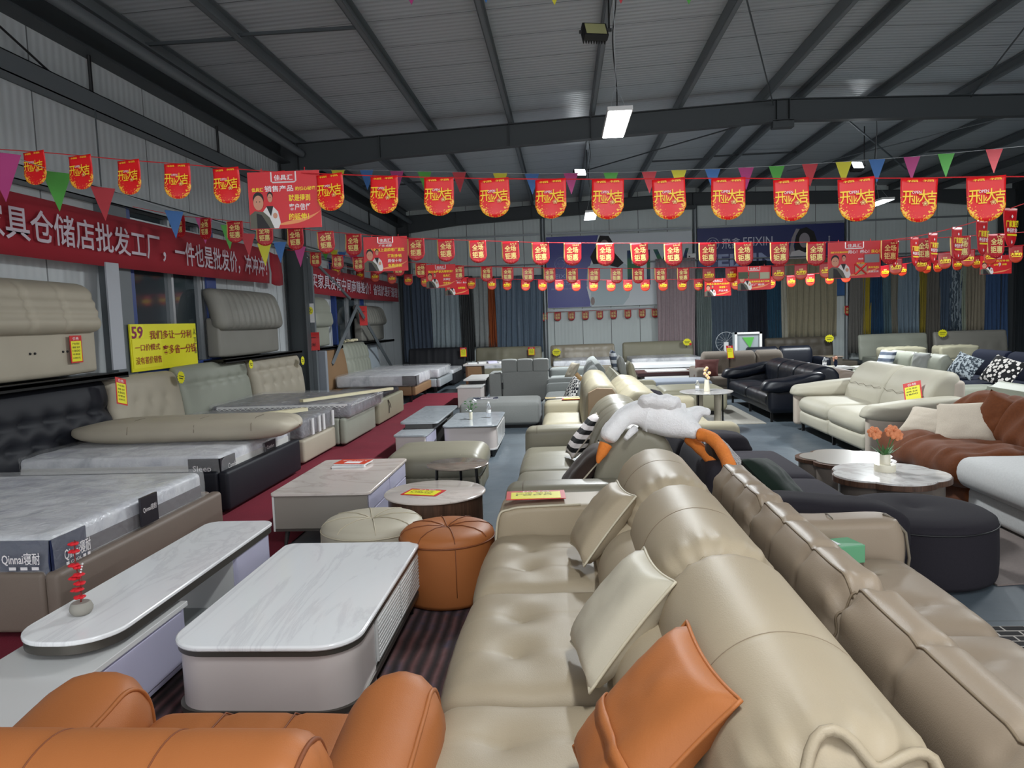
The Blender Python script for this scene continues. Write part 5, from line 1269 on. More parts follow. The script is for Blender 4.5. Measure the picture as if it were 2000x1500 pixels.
# ================================================================ right side
# white leather sofa
WS = thing('sofa', 'off-white leather two seat sofa with flared padded arms at the right', 'sofa', (3.9, 9.75, 0)); TW = place(3.36, 0, -1)
box_arm(m := MB(TW), 8.55, 11.0, .05, 1.1, .12, .3, r=.05, step=.2); m.build('base', M['white_lth'], WS, smooth=180)
for a, b in ((8.6, 9.76), (9.78, 10.92)):
    m = MB(TW); soft(m, ((a+b)/2, .38, .40), (b-a, .8, .22), r=.1, step=.05, crown=(0, .02, .02)); m.build('seat_cushion', M['white_lth'], WS, smooth=180)
    m = MB(TW); soft(m, ((a+b)/2, .06, .22), (b-a, .12, .2), r=.05, step=.08, crown=(0, .02, 0)); m.build('front_panel', M['white_lth'], WS, smooth=180)
    w_b = smoothp([(.62, .42), (.64, .62), (.74, .84), (.86, .97), (.98, 1.0), (1.08, .93), (1.06, .7), (1.02, .4), (.8, .38)], 5)
    m = MB(TW)
    def fw(p, a=a, b=b):
        g = math.exp(-((p.z-.72)/.02)**2)*(p.y < .85); return p+Vector((0, .02*g, 0))
    m.loft(w_b, a, b, .04, .1, fw, cen=(.85, .7), frac=.3); m.build('back_cushion', M['white_lth'], WS, smooth=180)
    m = MB(TW); m.tube([(a+.05+(b-a-.1)*i/16, .668+.012*math.cos(i*1.57), .72+.01*math.cos(i*1.57)) for i in range(17)], .003, 5); m.build('seam', M['seam'], WS, smooth=180)
box_arm(m := MB(TW), 8.6, 10.95, .95, 1.12, .15, .9, r=.05, step=.2); m.build('back_frame', M['white_side'], WS, smooth=180)
for s0, s1, g_ in ((8.32, 8.64, -1), (10.88, 11.2, 1)):
    ap = smoothp([(-.04, .52), (-.06, .60), (.0, .66), (.15, .68), (.5, .72), (.95, .74), (1.0, .62), (.9, .5), (.3, .48)], 5)
    def fa(p, g_=g_): return Vector((p.x+g_*.12*(p.z-.5), p.y, p.z))
    m = MB(TW); m.loft(ap, s0, s1, .04, .1, fa, frac=.2); m.build('armrest', M['white_lth'], WS, smooth=180)
    m = MB(TW); soft(m, ((s0+s1)/2+g_*.03, .5, .34), (.12, 1.06, .5), r=.045, step=.2); m.build('arm_panel', M['white_side'], WS, smooth=180)
for s_ in (8.5, 9.75, 10.98):
    for d in (.08, 1.0): MB(TW).bb(s_-.012, s_+.012, d-.02, d+.02, 0, .14).build('leg', M['black'], WS, smooth=0)
price_card('yellow price card standing on the off-white sofa seat by the near arm', frame(3.98, 8.78, .76, -.9, -.35, -.3), .2, .26, 3)
# navy leather sofa
NS = gen_sofa('navy black leather sofa with puffy ruffled arms beyond the off-white sofa', 3.17, 11.78, 14.8, -1, 1.15, M['navyblk'], seat_h=.44, arm_w=.16, arm_z=.56, back_z=.86, back_t=.45, leg_h=.15, nseat=2, backn=3, wr=.006, legs=M['black'])
for s0, s1 in ((11.7, 12.1), (14.55, 14.95)):
    ap = smoothp([(-.06, .48), (-.09, .56), (-.02, .66), (.2, .69), (.5, .74), (.8, .78), (.86, .66), (.6, .54), (.2, .46)], 5)
    m = MB(place(3.17, 0, -1)); m.loft(ap, s0, s1, .03, .14, creases([], (.4, .6), pinch=[(s0, .3, .12), (s1, .3, .12)]), frac=.3); m.build('arm_pillow', M['navyblk'], NS, smooth=180)
# rust velvet sofa
RS = thing('sofa', 'rust brown velvet sofa with crumpled back, beside the off-white sofa', 'sofa', (3.9, 7.2, 0)); TR = place(3.2, 0, -1)
def frs(p): return p+noise.noise_vector(p*4)*.035+Vector((0, 0, .012*math.sin(p.x*22+4*noise.noise(p*3))))
m = MB(TR); soft(m, (7.02, .6, .36), (1.6, 1.25, .3), r=.12, step=.04, crown=(.02, .04, .03), fn=frs, tufts=[(-.2, -.1), (.35, -.2)], td=.05, tr=.14); m.build('seat_cushion', M['rust'], RS, smooth=180)
m = MB(TR); soft(m, (7.02, .66, .13), (1.56, 1.15, .24), r=.08, step=.1, wr=.01); m.build('base', M['rust'], RS, smooth=180)
rb = smoothp([(.68, .42), (.65, .6), (.73, .78), (.87, .88), (1.05, .84), (1.16, .6), (1.12, .2), (.85, .15)], 5)
m = MB(TR); m.loft(rb, 6.3, 7.78, .03, .12, lambda p: p+noise.noise_vector(p*3.5)*.05+Vector((0, .015*math.sin(p.x*30+p.z*9), .012*math.sin(p.x*26)))); m.build('backrest', M['rust'], RS, smooth=180)
upright('ivory pillow lying flatter, left of the other ivory pillow on the rust sofa', (3.62, 7.62, .59), .46, .40, .13, M['ivory'], -.6, -1.0, .2, seed=51)
upright('square ivory pillow leaning on the rust velvet sofa', (3.72, 7.15, .65), .52, .44, .14, M['ivory'], -.75, -.62, -.12, seed=52)
upright('rust velvet pillow behind the ivory pillows', (3.92, 6.98, .72), .40, .40, .14, M['rust'], -1.0, -.35, .35, seed=53)
r = thing('chaise', 'off-white textured chaise with thick cushion at the right edge', 'chaise', (4, 5.6, 0))
m = MB(); soft(m, (4.05, 5.55, .37), (1.7, 1.7, .24), r=.11, step=.08, crown=(.02, .02, .03)); m.build('cushion', M['whitefab'], r, smooth=180)
m = MB(); soft(m, (4.1, 5.6, .14), (1.6, 1.6, .22), r=.06, step=.2); m.build('base', M['whitefab'], r, smooth=180)
# flower tables
def petal(cx, cy, R_, k=5, amp=.1, ph=0, n=80, sx=1, sy=1):
    return [(cx+sx*R_*(1-amp+amp*abs(math.sin(k*(a-ph)/2))**.6)*math.cos(a), cy+sy*R_*(1-amp+amp*abs(math.sin(k*(a-ph)/2))**.6)*math.sin(a)) for a in [2*PI*i/n for i in range(n)]]
r = thing('flower_shaped_table', 'flower shaped marble top coffee table holding an ivory vase', 'coffee table', (2.52, 5.95, 0))
MB().prism(petal(2.52, 5.95, .43, ph=.3, amp=.13), .44, .452).build('marble_top', M['marbleW2'], r, smooth=35)
MB().prism(petal(2.52, 5.95, .44, ph=.3, amp=.13), .40, .44).build('edge', M['walnut'], r, smooth=35)
MB().prism(petal(2.52, 5.95, .39, ph=.3, amp=.14), .12, .40).build('drum', plain('bronze_grey_panel', '#6d645d', .35), r, smooth=35)
for a in (-2.3, -.8, .8, 2.3): MB().tube([(2.52+.38*math.cos(a), 5.95+.38*math.sin(a), .2), (2.52+.38*math.cos(a), 5.95+.38*math.sin(a), 0)], .013, 10).build('leg', M['chrome'], r)
r = thing('flower_shaped_table', 'lower grey top flower shaped coffee table behind the marble one', 'coffee table', (2.56, 6.95, 0))
MB().prism(petal(2.56, 6.95, .44, ph=1, amp=.2), .355, .385).build('edge', M['walnut'], r, smooth=35)
MB().prism(petal(2.56, 6.95, .40, ph=1, amp=.2), .385, .392).build('stone_top', plain('grey_stone_top', '#8b8780', .3), r, smooth=35)
MB().prism(petal(2.56, 6.95, .41, ph=1, amp=.2), .1, .355).build('drum', plain('bronze_panel', '#8a7f76', .35), r, smooth=35)
for a in (-2.5, -.8, .8, 2.4): MB().tube([(2.56+.36*math.cos(a), 6.95+.36*math.sin(a), .15), (2.56+.36*math.cos(a), 6.95+.36*math.sin(a), 0)], .012, 8).build('leg', M['chrome'], r)
vz = thing('flower_vase', 'ivory stepped vase with two salmon flowers on the marble flower shaped table', 'vase', (2.52, 6.02, .452))
MB().lathe([(.001, 0), (.078, 0), (.08, .01), (.08, .045), (.078, .055), (.04, .057), (.04, .13), (.035, .135), (.03, .13)], (2.52, 6.02, .452), 28).build('vase_body', M['ceram'], vz, smooth=50)
m = MB(); mf = MB(); random.seed(9)
for dx, dy, dz in ((-.09, 0, .30), (.05, .0, .30), (.09, .03, .275)): m.tube(catmull([(2.52, 6.02, .57), (2.52+dx*.5, 6.02, .57+dz*.3), (2.52+dx, 6.02+dy, .452+dz)], 4, False), .004, 5)
for k in range(12):
    a = 2*PI*k/12; q = .07+.03*(k % 3)
    P0 = Vector((2.52, 6.02, .56)); P1 = P0+Vector((q*math.cos(a), q*math.sin(a)*.7, .07+.03*(k % 2)))
    d = (P1-P0); sd = d.cross(Vector((0, 0, 1))).normalized()*.016
    m.add([P0, P0+d*.5+sd, P1, P0+d*.5-sd, P0+d*.5+Vector((0, 0, .006))], [(0, 1, 4), (1, 2, 4), (2, 3, 4), (3, 0, 4), (0, 3, 2, 1)])
m.build('foliage', M['leaf'], vz, smooth=0)
for (dx, dy, dz, s_, tl) in ((-.09, 0, .31, 1.15, -.3), (.05, 0, .315, 1.25, 0), (.095, .03, .285, 1., .5)):
    fl = MB()
    for layer, (rr, zz) in enumerate(((.032, 0), (.02, .012))):
        for k in range(7):
            a = 2*PI*k/7+layer*.4
            fl.ball((2.52+dx+rr*s_*math.cos(a), 6.0+dy+rr*s_*.7*math.sin(a)-.01*layer, .452+dz+rr*s_*.8*math.sin(a)+zz*.4), (.02*s_, .012*s_, .018*s_), 8, Matrix.Rotation(a, 3, 'Y'))
    fl.build('blossom', M['pinkflr'], vz, smooth=60)
t = NT('geometric_rug'); v = t.obj(); br = t.new('ShaderNodeTexBrick'); br.inputs['Scale'].default_value = 4; br.inputs['Mortar Size'].default_value = .02; br.inputs[1].default_value = C('#1c1a1a'); br.inputs[2].default_value = C('#232021'); br.inputs[3].default_value = C('#a8a19a'); t.l(v, br.inputs[0]); t.base(br.outputs[0]); t.set(Roughness=.95)
solo(MB().bb(2.2, 3.9, 1.8, 4.05, .002, .014).build('dark_rug', t.m, smooth=0), 'black rug with pale line pattern at the right edge', 'rug')
solo(MB(frame(3.1, 5.3, 0, .15)).bb(-.55, .6, -.55, .55, .002, .012).build('rug', fabric('taupe_rug', '#7b6f6a', .95, 200), smooth=0), 'small taupe rug between the oval ottoman and the off-white chaise', 'rug')

# further back on the right
gen_sofa('taupe leather sofa with its back behind the navy sofa', 5.5, 12.1, 15.3, 1, 1.15, M['taupebed'], seat_h=.42, arm_w=.25, arm_z=.55, back_z=.76, back_t=.45, seams=False)
gen_sofa('grey-brown fabric sofa facing the aisle with yellow card on its back', 15.4, 2.7, 4.9, 'F', 1.1, M['brownseat'], seat_h=.44, arm_w=.25, arm_z=.62, back_z=.93, back_t=.4, backn=3, seams=False)
upright('dark red pillow on the grey-brown sofa arm', (2.95, 15.7, .62), .5, .42, .14, plain('dark_red_cloth', '#4a201b', .9), -.3, -.6, seed=61)
price_card('yellow card folded over the back of the grey-brown sofa', frame(3.5, 15.98, .92, 0, -.5), .14, .3, 2)
gen_sofa('black crumpled leather sofa beyond the grey-brown sofa', 18.0, 4.3, 6.3, 'F', 1.0, M['navyblk'], seat_h=.42, arm_w=.2, arm_z=.6, back_z=.88, seams=False, wr=.01)
gen_sofa('pale grey leather sofa with striped pillow in the right distance', 6.1, 13.9, 16.6, -1, 1.05, M['palegreen'], seat_h=.42, arm_w=.2, arm_z=.5, back_z=.84, back_t=.3)
upright('white and blue striped pillow on the pale grey sofa in the distance', (6.7, 16.0, .66), .46, .42, .13, M['bstripe'], -PI/2+.3, -.4, seed=62)
upright('grey pillow on the pale grey sofa nearer the navy fabric sofa', (6.8, 14.7, .66), .42, .4, .13, M['greyfab'], -PI/2+.3, -.2, seed=63)
gen_sofa('navy blue tufted fabric sofa at the right edge with patterned pillows', 6.7, 10.9, 14.6, -1, 1.1, M['bluefab'], seat_h=.44, arm_w=.2, arm_z=.52, back_z=.92, back_t=.26, backn=3, nseat=3, tuft=True)
t = NT('blue_print'); v = t.obj(); t.base(t.ramp(t.noise(v, 22, 3, .6), [(.46, '#b9c3c9'), (.5, '#3c4650')], 'CONSTANT')); t.set(Roughness=.9); M['bprint'] = t.m
t = NT('spotted'); v = t.obj(); vo = t.new('ShaderNodeTexVoronoi'); vo.inputs['Scale'].default_value = 17; t.l(v, vo.inputs['Vector']); t.base(t.ramp(vo.outputs['Distance'], [(.42, '#ddd8d2'), (.46, '#0e0e10')], 'CONSTANT')); t.set(Roughness=.9); M['spots'] = t.m
upright('pale blue printed pillow on the navy blue fabric sofa', (7.0, 13.5, .68), .52, .42, .14, M['bprint'], -PI/2+.5, -.5, .3, seed=64)
upright('black pillow with white spots on the navy blue fabric sofa', (7.0, 12.4, .66), .6, .5, .16, M['spots'], -PI/2+.4, -.6, .25, seed=65)
gen_sofa('white sofa partly hidden behind the off-white leather sofa', 5.35, 8.6, 11.4, -1, 1.0, M['palegreen'], seat_h=.42, arm_w=.3, arm_z=.56, back_z=.64, back_t=.3, seams=False)
r = thing('nightstand', 'dark wooden nightstand beside the dark brown headboard', 'nightstand', (6.9, 20, 0))
MB().bb(6.6, 7.2, 19.8, 20.3, .0, .5).build('body', M['darkbrown'], r, smooth=0); MB().bb(6.58, 7.22, 19.78, 20.32, .5, .53).build('top', M['greywood'], r, smooth=0)
MB().bb(6.63, 7.17, 19.785, 19.8, .28, .48).build('drawer', M['darkbrown'], r, smooth=0)
r = thing('side_table', 'low table with bottle and figurine behind the taupe leather sofa', 'table', (5.55, 16.1, 0))
MB().bb(5.3, 6.0, 15.8, 16.4, .5, .54).build('table_top', M['marbleW2'], r, smooth=0)
for x in (5.35, 5.95): MB().bb(x-.02, x+.02, 15.85, 16.35, 0, .5).build('leg', M['black'], r, smooth=0)
bottle('clear bottle beside the small figurine on the low table', 5.45, 16.0, .54, .2, .04)
r = thing('figurine', 'small dark blue and pink figurine on the low table', 'figurine', (5.68, 16.0, .54))
m = MB(); m.ball((5.68, 16, .62), (.04, .035, .08), 10); m.build('body', M['bluefab'], r); m = MB(); m.ball((5.68, 15.99, .73), .035, 10); m.tube([(5.64, 16, .66), (5.62, 15.98, .74)], .012, 6); m.build('head', M['skin'], r)
for i, (x0, x1, lb) in enumerate(((7.6, 8.6, 'left'), (8.9, 9.8, 'right'))):
    m = MB(); soft(m, ((x0+x1)/2, 18.5, .62), (x1-x0, .5, .3), r=.06, step=.08, wr=.03); soft(m, ((x0+x1)/2, 18.5, .24), (x1-x0-.1, .5, .46), r=.04, step=.2)
    solo(m.build('wrapped_bundle', M['khaki'], smooth=180), 'khaki wrapped bundle before the grey headboards, %s' % ('the strapped one' if i == 0 else 'the one by the navy sofa'), 'bundle')
# white counter with fan heater and white crate
r = thing('counter', 'low white counter under the blue curtains holding a fan and a white crate', 'counter', (4.3, 19.2, 0))
MB().bb(3.9, 5.2, 19, 19.5, 0, .66).build('body', M['white'], r, smooth=0); MB().bb(3.88, 5.22, 18.98, 19.52, .66, .7).build('top', M['white'], r, smooth=0)
r = thing('desk_fan', 'round transparent desk fan behind the white crate', 'fan', (4.2, 19.3, .7))
m = MB(); m.tube([(4.15+.26*math.cos(a), 19.4, 1.0+.26*math.sin(a)) for a in [2*PI*i/30 for i in range(30)]], .01, 5, closed=True)
for i in range(8):
    a = PI*i/8; m.tube([(4.15+.26*math.cos(a), 19.4, 1.0+.26*math.sin(a)), (4.15-.26*math.cos(a), 19.4, 1.0-.26*math.sin(a))], .003, 4)
m.build('grille', M['steellt'], r); MB().bb(4.1, 4.2, 19.35, 19.45, .7, 1.0).build('stand', M['white'], r, smooth=0)
r = thing('display_crate', 'white framed crate with a green triangle on its front', 'crate', (4.6, 19.2, .7))
m = MB().bb(4.28, 4.95, 19.0, 19.03, .7, .75).bb(4.28, 4.95, 19.0, 19.03, 1.2, 1.25).bb(4.28, 4.34, 19.0, 19.03, .7, 1.25).bb(4.89, 4.95, 19.0, 19.03, .7, 1.25); m.build('frame', M['white'], r, smooth=0)
MB().bb(4.3, 4.93, 19.03, 19.35, .7, 1.24).build('body', plain('grey_crate_body', '#8b9498', .5), r, smooth=0)
MB().prism([(4.47, 1.12), (4.76, 1.12), (4.66, .84)], 19.018, 19.028, 1).build('green_triangle', M['pG'], r, smooth=0)

# ================================================================ back wall
def back_bed(label, px0, px1, py, hy, mat, tufts, seams=(), tag=None, matz=.5, red=False, hz0=.2, mats=True, lean=.1, td=.03):
    a = AY(px0, py, hy); b = AY(px1, py, hy)
    r = thing('bed', label, 'bed', ((a.x+b.x)/2, hy-1, 0)); z1 = (a.z+b.z)/2
    headboard(r, hy, a.x, b.x, hz0, z1, mat, th=.14, tufts=tufts(b.x-a.x) if callable(tufts) else tufts, seams=seams, face='B', lean=lean, td=td, step=.07)
    m = MB(); soft(m, ((a.x+b.x)/2, hy-1.05, .2), (b.x-a.x-.1, 1.9, .28), r=.03, step=.4); m.build('frame', mat, r, smooth=180)
    if mats:
        mattress('wrapped mattress on the '+label, a.x+.1, b.x-.1, hy-1.95, hy-.15, .3, matz, M['quilt'], wrap=False)
    return r
def tg(n, y): return lambda w_: [((-.5+(i+.5)/n)*w_, y) for i in range(n)]
r = back_bed('black channel tufted bed before the slate blue curtains', 797, 909, 680, 22.3, plain('black_velvet', '#0d0f16', .7), (), [('x', -.75+.19*i) for i in range(9)], matz=.45)
for x in (-4.5, -3.1): MB().bb(x-.03, x+.03, 20.4, 20.46, 0, .1).build('leg', M['blackp'], r, smooth=0)
back_bed('olive leather bed left of the blue-grey satin curtain', 929, 1057, 678, 23.9, M['olive'], tg(3, .12), [('y', .1), ('x', -.3), ('x', .6)])
back_bed('taupe buttoned bed under the small red flag row', 1075, 1200, 673, 23.9, plain('taupe_leather_bed', '#8f8674', .4), tg(6, .1), [('y', .1)]+[('x', -1+.33*i) for i in range(7)])
back_bed('grey-green bed with one long slot under the pink curtain', 1216, 1354, 667, 23.9, M['olive'], (), [('x', 0), ('y', .12)])
back_bed('dark brown buttoned bed under the khaki curtain', 1495, 1627, 659, 22.5, M['darkbrown'], tg(6, .1), [('y', .1)]+[('x', -1+.33*i) for i in range(7)], mats=False)
back_bed('pale grey-green bed under the yellow and blue curtains', 1678, 1812, 652, 22.5, M['palegreen'], (), [('y', .1)], mats=False)
back_bed('grey tufted bed farthest right under the patterned curtain', 1825, 1968, 646, 22.3, M['greyL'], tg(5, -.05), [('y', .28)], mats=False)
star_tag('yellow starburst tag on the taupe buttoned headboard', frame(*AY(1087, 688, 23.7)), .13)
star_tag('yellow and red starburst tag on the grey-green slotted headboard', frame(*AY(1342, 668, 23.65)), .12, red=True)
star_tag('yellow starburst tag on the dark brown headboard', frame(*AY(1620, 661, 22.3)), .12)
star_tag('yellow starburst tag on the farthest right grey headboard', frame(*AY(1841, 651, 22.1)), .12)
price_card('yellow price card on the black channel tufted headboard', frame(*AY(905, 688, 22.15)), .2, .28, 4)
price_card('yellow price card on the olive leather headboard', frame(*AY(1038, 686, 23.7)), .22, .26, 4)

def curtain(label, px0, px1, pyt, pyb, Y, mat, folds=8, amp=.04, flare=0, grp='sample curtains on the back wall'):
    a = AY(px0, pyt, Y); b = AY(px1, pyt, Y); c = AY(px0, pyb, Y)
    n = max(12, folds*8); rows = 10; m = MB(); P = []
    ph = random.uniform(0, 6)
    for j in range(rows+1):
        q = j/rows; z = a.z+(c.z-a.z)*q
        for i in range(n+1):
            u = i/n; x = a.x+(b.x-a.x)*u
            x = (a.x+b.x)/2+(x-(a.x+b.x)/2)*(1+flare*q)+.02*math.sin(q*4+u*9+ph)
            y = Y+amp*math.sin(u*folds*2*PI+.8*math.sin(q*3+ph)+ph)*(.6+.4*q)+amp*.4*math.sin(u*folds*4.3*PI+ph*2+q*2)
            P.append((x, y, z))
    m.add(P, [(j*(n+1)+i, j*(n+1)+i+1, (j+1)*(n+1)+i+1, (j+1)*(n+1)+i) for j in range(rows) for i in range(n)])
    o = m.build('curtain', mat, smooth=180, solid=.006); return solo(o, label, 'curtain', grp)
def cf(n, c, r_=.7, sh=.2): return fabric(n, tuple(min(1, q*1.35) for q in C(c)[:3]), r_, 60, .1, .15, sh)
random.seed(21)
CU = [('slate blue pleated curtain at the left corner', 784, 842, 540, 708, '#46505e', 7, .85), ('silvery pale blue curtain beside the slate blue one', 840, 897, 540, 682, '#8b979c', 6, .35),
      ('dark grey striped narrow curtain', 896, 922, 540, 706, '#3b3d3e', 7, .8), ('light grey narrow curtain right of the dark striped one', 922, 952, 540, 678, '#8c908f', 3, .7),
      ('rust orange narrow curtain', 951, 967, 540, 678, '#8a4522', 3, .7), ('blue-grey satin curtain with heavy folds', 966, 1058, 540, 690, '#5c6b7a', 8, .4),
      ('dusty pink curtain right of the big poster', 1281, 1356, 506, 704, '#9d8d90', 8, .8), ('grey-green finely striped curtain', 1360, 1389, 524, 699, '#77827f', 9, .8),
      ('slate blue curtain above the white counter', 1388, 1461, 524, 692, '#4f5b68', 9, .7), ('near black navy curtain', 1460, 1500, 510, 686, '#161d28', 5, .7),
      ('teal blue curtain right of the navy one', 1494, 1527, 510, 678, '#1f4054', 5, .7), ('off-white narrow curtain strip', 1524, 1540, 510, 670, '#9a9789', 2, .8),
      ('wide khaki curtain with gathered hem', 1536, 1634, 506, 660, '#88816c', 8, .8), ('taupe grey curtain right of the wall pipe', 1659, 1692, 500, 690, '#6c6a65', 6, .8),
      ('mustard yellow curtain beside the taupe grey one', 1685, 1702, 500, 653, '#968427', 3, .8), ('deep blue curtain beside the mustard one', 1700, 1726, 500, 653, '#23405c', 5, .7),
      ('teal grey curtain beside the deep blue one', 1725, 1742, 500, 652, '#4d646c', 3, .6), ('warm grey narrow curtain', 1740, 1755, 500, 652, '#757267', 3, .7),
      ('silver blue satin curtain with soft folds', 1752, 1797, 500, 652, '#6e7f8b', 6, .35), ('olive yellow narrow curtain', 1796, 1809, 500, 650, '#88792d', 2, .8),
      ('grey taupe curtain left of the red tag', 1808, 1838, 500, 690, '#66635c', 5, .8), ('slate blue narrow curtain beside the patterned one', 1837, 1858, 500, 648, '#475667', 3, .7),
      ('PAT', 1856, 1882, 500, 646, '#566470', 3, .7), ('pale green narrow curtain', 1877, 1890, 500, 646, '#8a9282', 2, .8),
      ('khaki beige curtain near the right corner', 1886, 1926, 498, 645, '#8a8271', 6, .8), ('bright blue curtain at the right corner', 1925, 1972, 496, 680, '#3c5478', 6, .8)]
t = NT('patterned_curtain'); v = t.obj(); wv = t.new('ShaderNodeTexWave'); wv.inputs['Scale'].default_value = 4; wv.inputs['Distortion'].default_value = 9; wv.inputs['Detail'].default_value = 3; t.l(v, wv.inputs['Vector']); t.base(t.ramp(wv.outputs['Fac'], [(.45, '#3d4c58'), (.55, '#8d9aa2')])); t.set(Roughness=.7); PAT = t.m
for i, (lb, a, b, yt, yb, c_, fd, rg_) in enumerate(CU):
    curtain('blue curtain with pale wavy pattern' if lb == 'PAT' else lb, a, b, yt, yb, 26.05, PAT if lb == 'PAT' else cf('curtain_cloth', c_, rg_), fd, .05, .0)

# posters
def disc(m, cx, cz, rx, rz, y, n=24, a0=0, a1=2*PI):
    P = [(cx+rx*math.cos(a0+(a1-a0)*i/n), y, cz+rz*math.sin(a0+(a1-a0)*i/n)) for i in range(n)]
    return m.add(P, [tuple(range(n))])
def poly(m, P, y): return m.add([(a, y, b) for a, b in P], [tuple(range(len(P)))])
pblue = plain('poster_blue', '#2a3396', .35); pnavy = plain('poster_navy', '#14246c', .4); pwhite = plain('poster_grey_white', '#dde3e7', .35)
pr = thing('wall_poster', 'big poster with blue side, woman in pale coat and blue-green letters', 'poster', (1.9, BY-.12, 2.1))
m = MB().bb(-.53, 4.5, BY-.125, BY-.12, 2.12, 4.6); m.build('sheet', pwhite, pr, smooth=0)
m = MB(); poly(m, [(-.52, 2.13), (1.0, 2.13), (.85, 2.8), (1.0, 3.6), (1.3, 4.59), (-.52, 4.59)], BY-.128); m.build('blue_field', pblue, pr, smooth=0, recalc=False)
m = MB(); poly(m, [(.95, 2.16), (1.0, 2.6), (.85, 2.9), (.9, 3.5), (1.2, 3.7), (1.55, 3.72), (1.95, 3.7), (2.3, 3.5), (2.45, 3.0), (2.3, 2.4), (2.1, 2.15)], BY-.131); m.build('printed_coat', plain('print_pale_blue', '#bccdd2', .4), pr, smooth=0, recalc=False)
m = MB(); poly(m, [(1.35, 4.57), (1.65, 4.55), (1.8, 4.3), (1.85, 3.95), (2.15, 3.6), (1.95, 3.45), (1.6, 3.55), (1.4, 3.6), (1.1, 3.6), (1.0, 3.85), (1.2, 4.2)], BY-.133); m.build('printed_hair', M['hair'], pr, smooth=0, recalc=False)
m = MB(); disc(m, 1.5, 4.15, .17, .27, BY-.135); poly(m, [(1.42, 3.95), (1.6, 3.95), (1.65, 3.6), (1.4, 3.6)], BY-.1345); disc(m, 1.05, 2.32, .07, .14, BY-.135); m.build('printed_skin', plain('print_skin', '#a08d88', .5), pr, smooth=0, recalc=False)
T_ = MB(); m = T_; letter(m, 'F', 2.5, 3.42, .45, 1.2, BY-.133, .02); letter(m, 'I', 3.0, 3.42, .12, 1.2, BY-.133, .02); letter(m, 'Y', 3.48, 3.42, .62, 1.2, BY-.133, .02); letter(m, 'X', 4.15, 3.42, .5, 1.2, BY-.133, .02)
t = NT('blue_green_print'); v = t.obj(); t.base(t.ramp(t.noise(v, 1.8, 2), [(.42, '#14306e'), (.6, '#2c7a4c')])); m.build('big_lettering', t.m, pr, smooth=0, recalc=False)
m = MB(); letter(m, '“飛”凡', 3.75, 2.6, .55, .16, BY-.133, .01); m.build('small_lettering', M['ink'], pr, smooth=0, recalc=False)
def logo(m, cx, cz, r_, y):
    m.tube([(cx+r_*math.cos(a), y, cz+r_*math.sin(a)) for a in [2*PI*i/30 for i in range(30)]], r_*.05, 4, closed=True)
    for s_ in (-1, 1): m.tube([(cx+s_*(r_*.1+r_*.45*math.sin(a)), y, cz+r_*.6*math.cos(a)) for a in [PI*i/10 for i in range(11)]], r_*.05, 4)
    m.tube([(cx-r_*.9, y, cz), (cx+r_*.9, y, cz)], r_*.04, 4)
m = MB(); logo(m, -.02, 3.65, .22, BY-.133); letter(m, 'FEIXING', .1, 3.22, .9, .14, BY-.133); letter(m, '飛鑫', .1, 2.98, .5, .15, BY-.133, .006); letter(m, '高端定制窗帘布艺', .1, 2.78, 1.0, .06, BY-.133); m.build('logo_lettering', plain('print_lilac', '#b3b9e4', .5), pr, smooth=0, recalc=False)
pr = thing('wall_poster', 'navy poster with white logo and a woman holding her hair', 'poster', (7.1, BY-.12, 3.2))
MB().bb(4.68, 9.6, BY-.125, BY-.12, 3.2, 4.66).build('sheet', pnavy, pr, smooth=0)
m = MB(); logo(m, 5.2, 4.12, .21, BY-.133); letter(m, '飛鑫', 5.82, 4.12, .62, .36, BY-.133); letter(m, 'FEIXIN', 6.72, 4.15, .98, .3, BY-.133); letter(m, '高端窗帘', 9.1, 4.1, .05, .3, BY-.133); m.build('white_lettering', plain('print_white_blue', '#dfe4f4', .5), pr, smooth=0, recalc=False)
m = MB(); letter(m, 'FEIXIN', 6.15, 3.55, 2.3, .42, BY-.131, .03); m.build('big_lettering', plain('print_pale', '#a9b5dc', .5), pr, smooth=0, recalc=False)
m = MB(); poly(m, [(8.1, 4.5), (8.35, 4.56), (8.6, 4.4), (8.72, 4.0), (8.6, 3.65), (8.0, 3.6), (7.95, 3.9), (8.0, 4.25)], BY-.129); m.build('printed_hair', M['hair'], pr, smooth=0, recalc=False)
m = MB(); disc(m, 8.28, 4.12, .18, .25, BY-.131); poly(m, [(7.75, 3.6), (7.85, 4.2), (8.0, 4.52), (8.12, 4.5), (8.0, 4.3), (7.92, 3.95), (7.98, 3.65)], BY-.131); m.build('printed_skin', plain('print_skin2', '#a9a0a4', .5), pr, smooth=0, recalc=False)
m = MB(); poly(m, [(7.7, 3.35), (7.85, 3.75), (8.1, 3.8), (8.3, 3.7), (8.6, 3.8), (8.8, 3.6), (8.85, 3.35)], BY-.1325); m.build('printed_shirt', M['whiteink'], pr, smooth=0, recalc=False)
solo(MB().bb(9.05, 9.62, BY-.125, BY-.12, 2.2, 3.2).build('blue_sheet', plain('poster_light_blue', '#2f5f97', .4), smooth=0), 'small light blue poster strip left of the third wall pipe', 'poster')
r = thing('meter_box', 'small white meter box on the second wall pipe', 'box', (4.45, 26.2, 3.55)); MB().bb(4.3, 4.6, BY-.3, BY-.15, 3.62, 3.82).build('case', M['white'], r, smooth=0, bevel=.01); MB().bb(4.35, 4.4, BY-.305, BY-.3, 3.7, 3.74).build('knob', M['ink'], r, smooth=0)

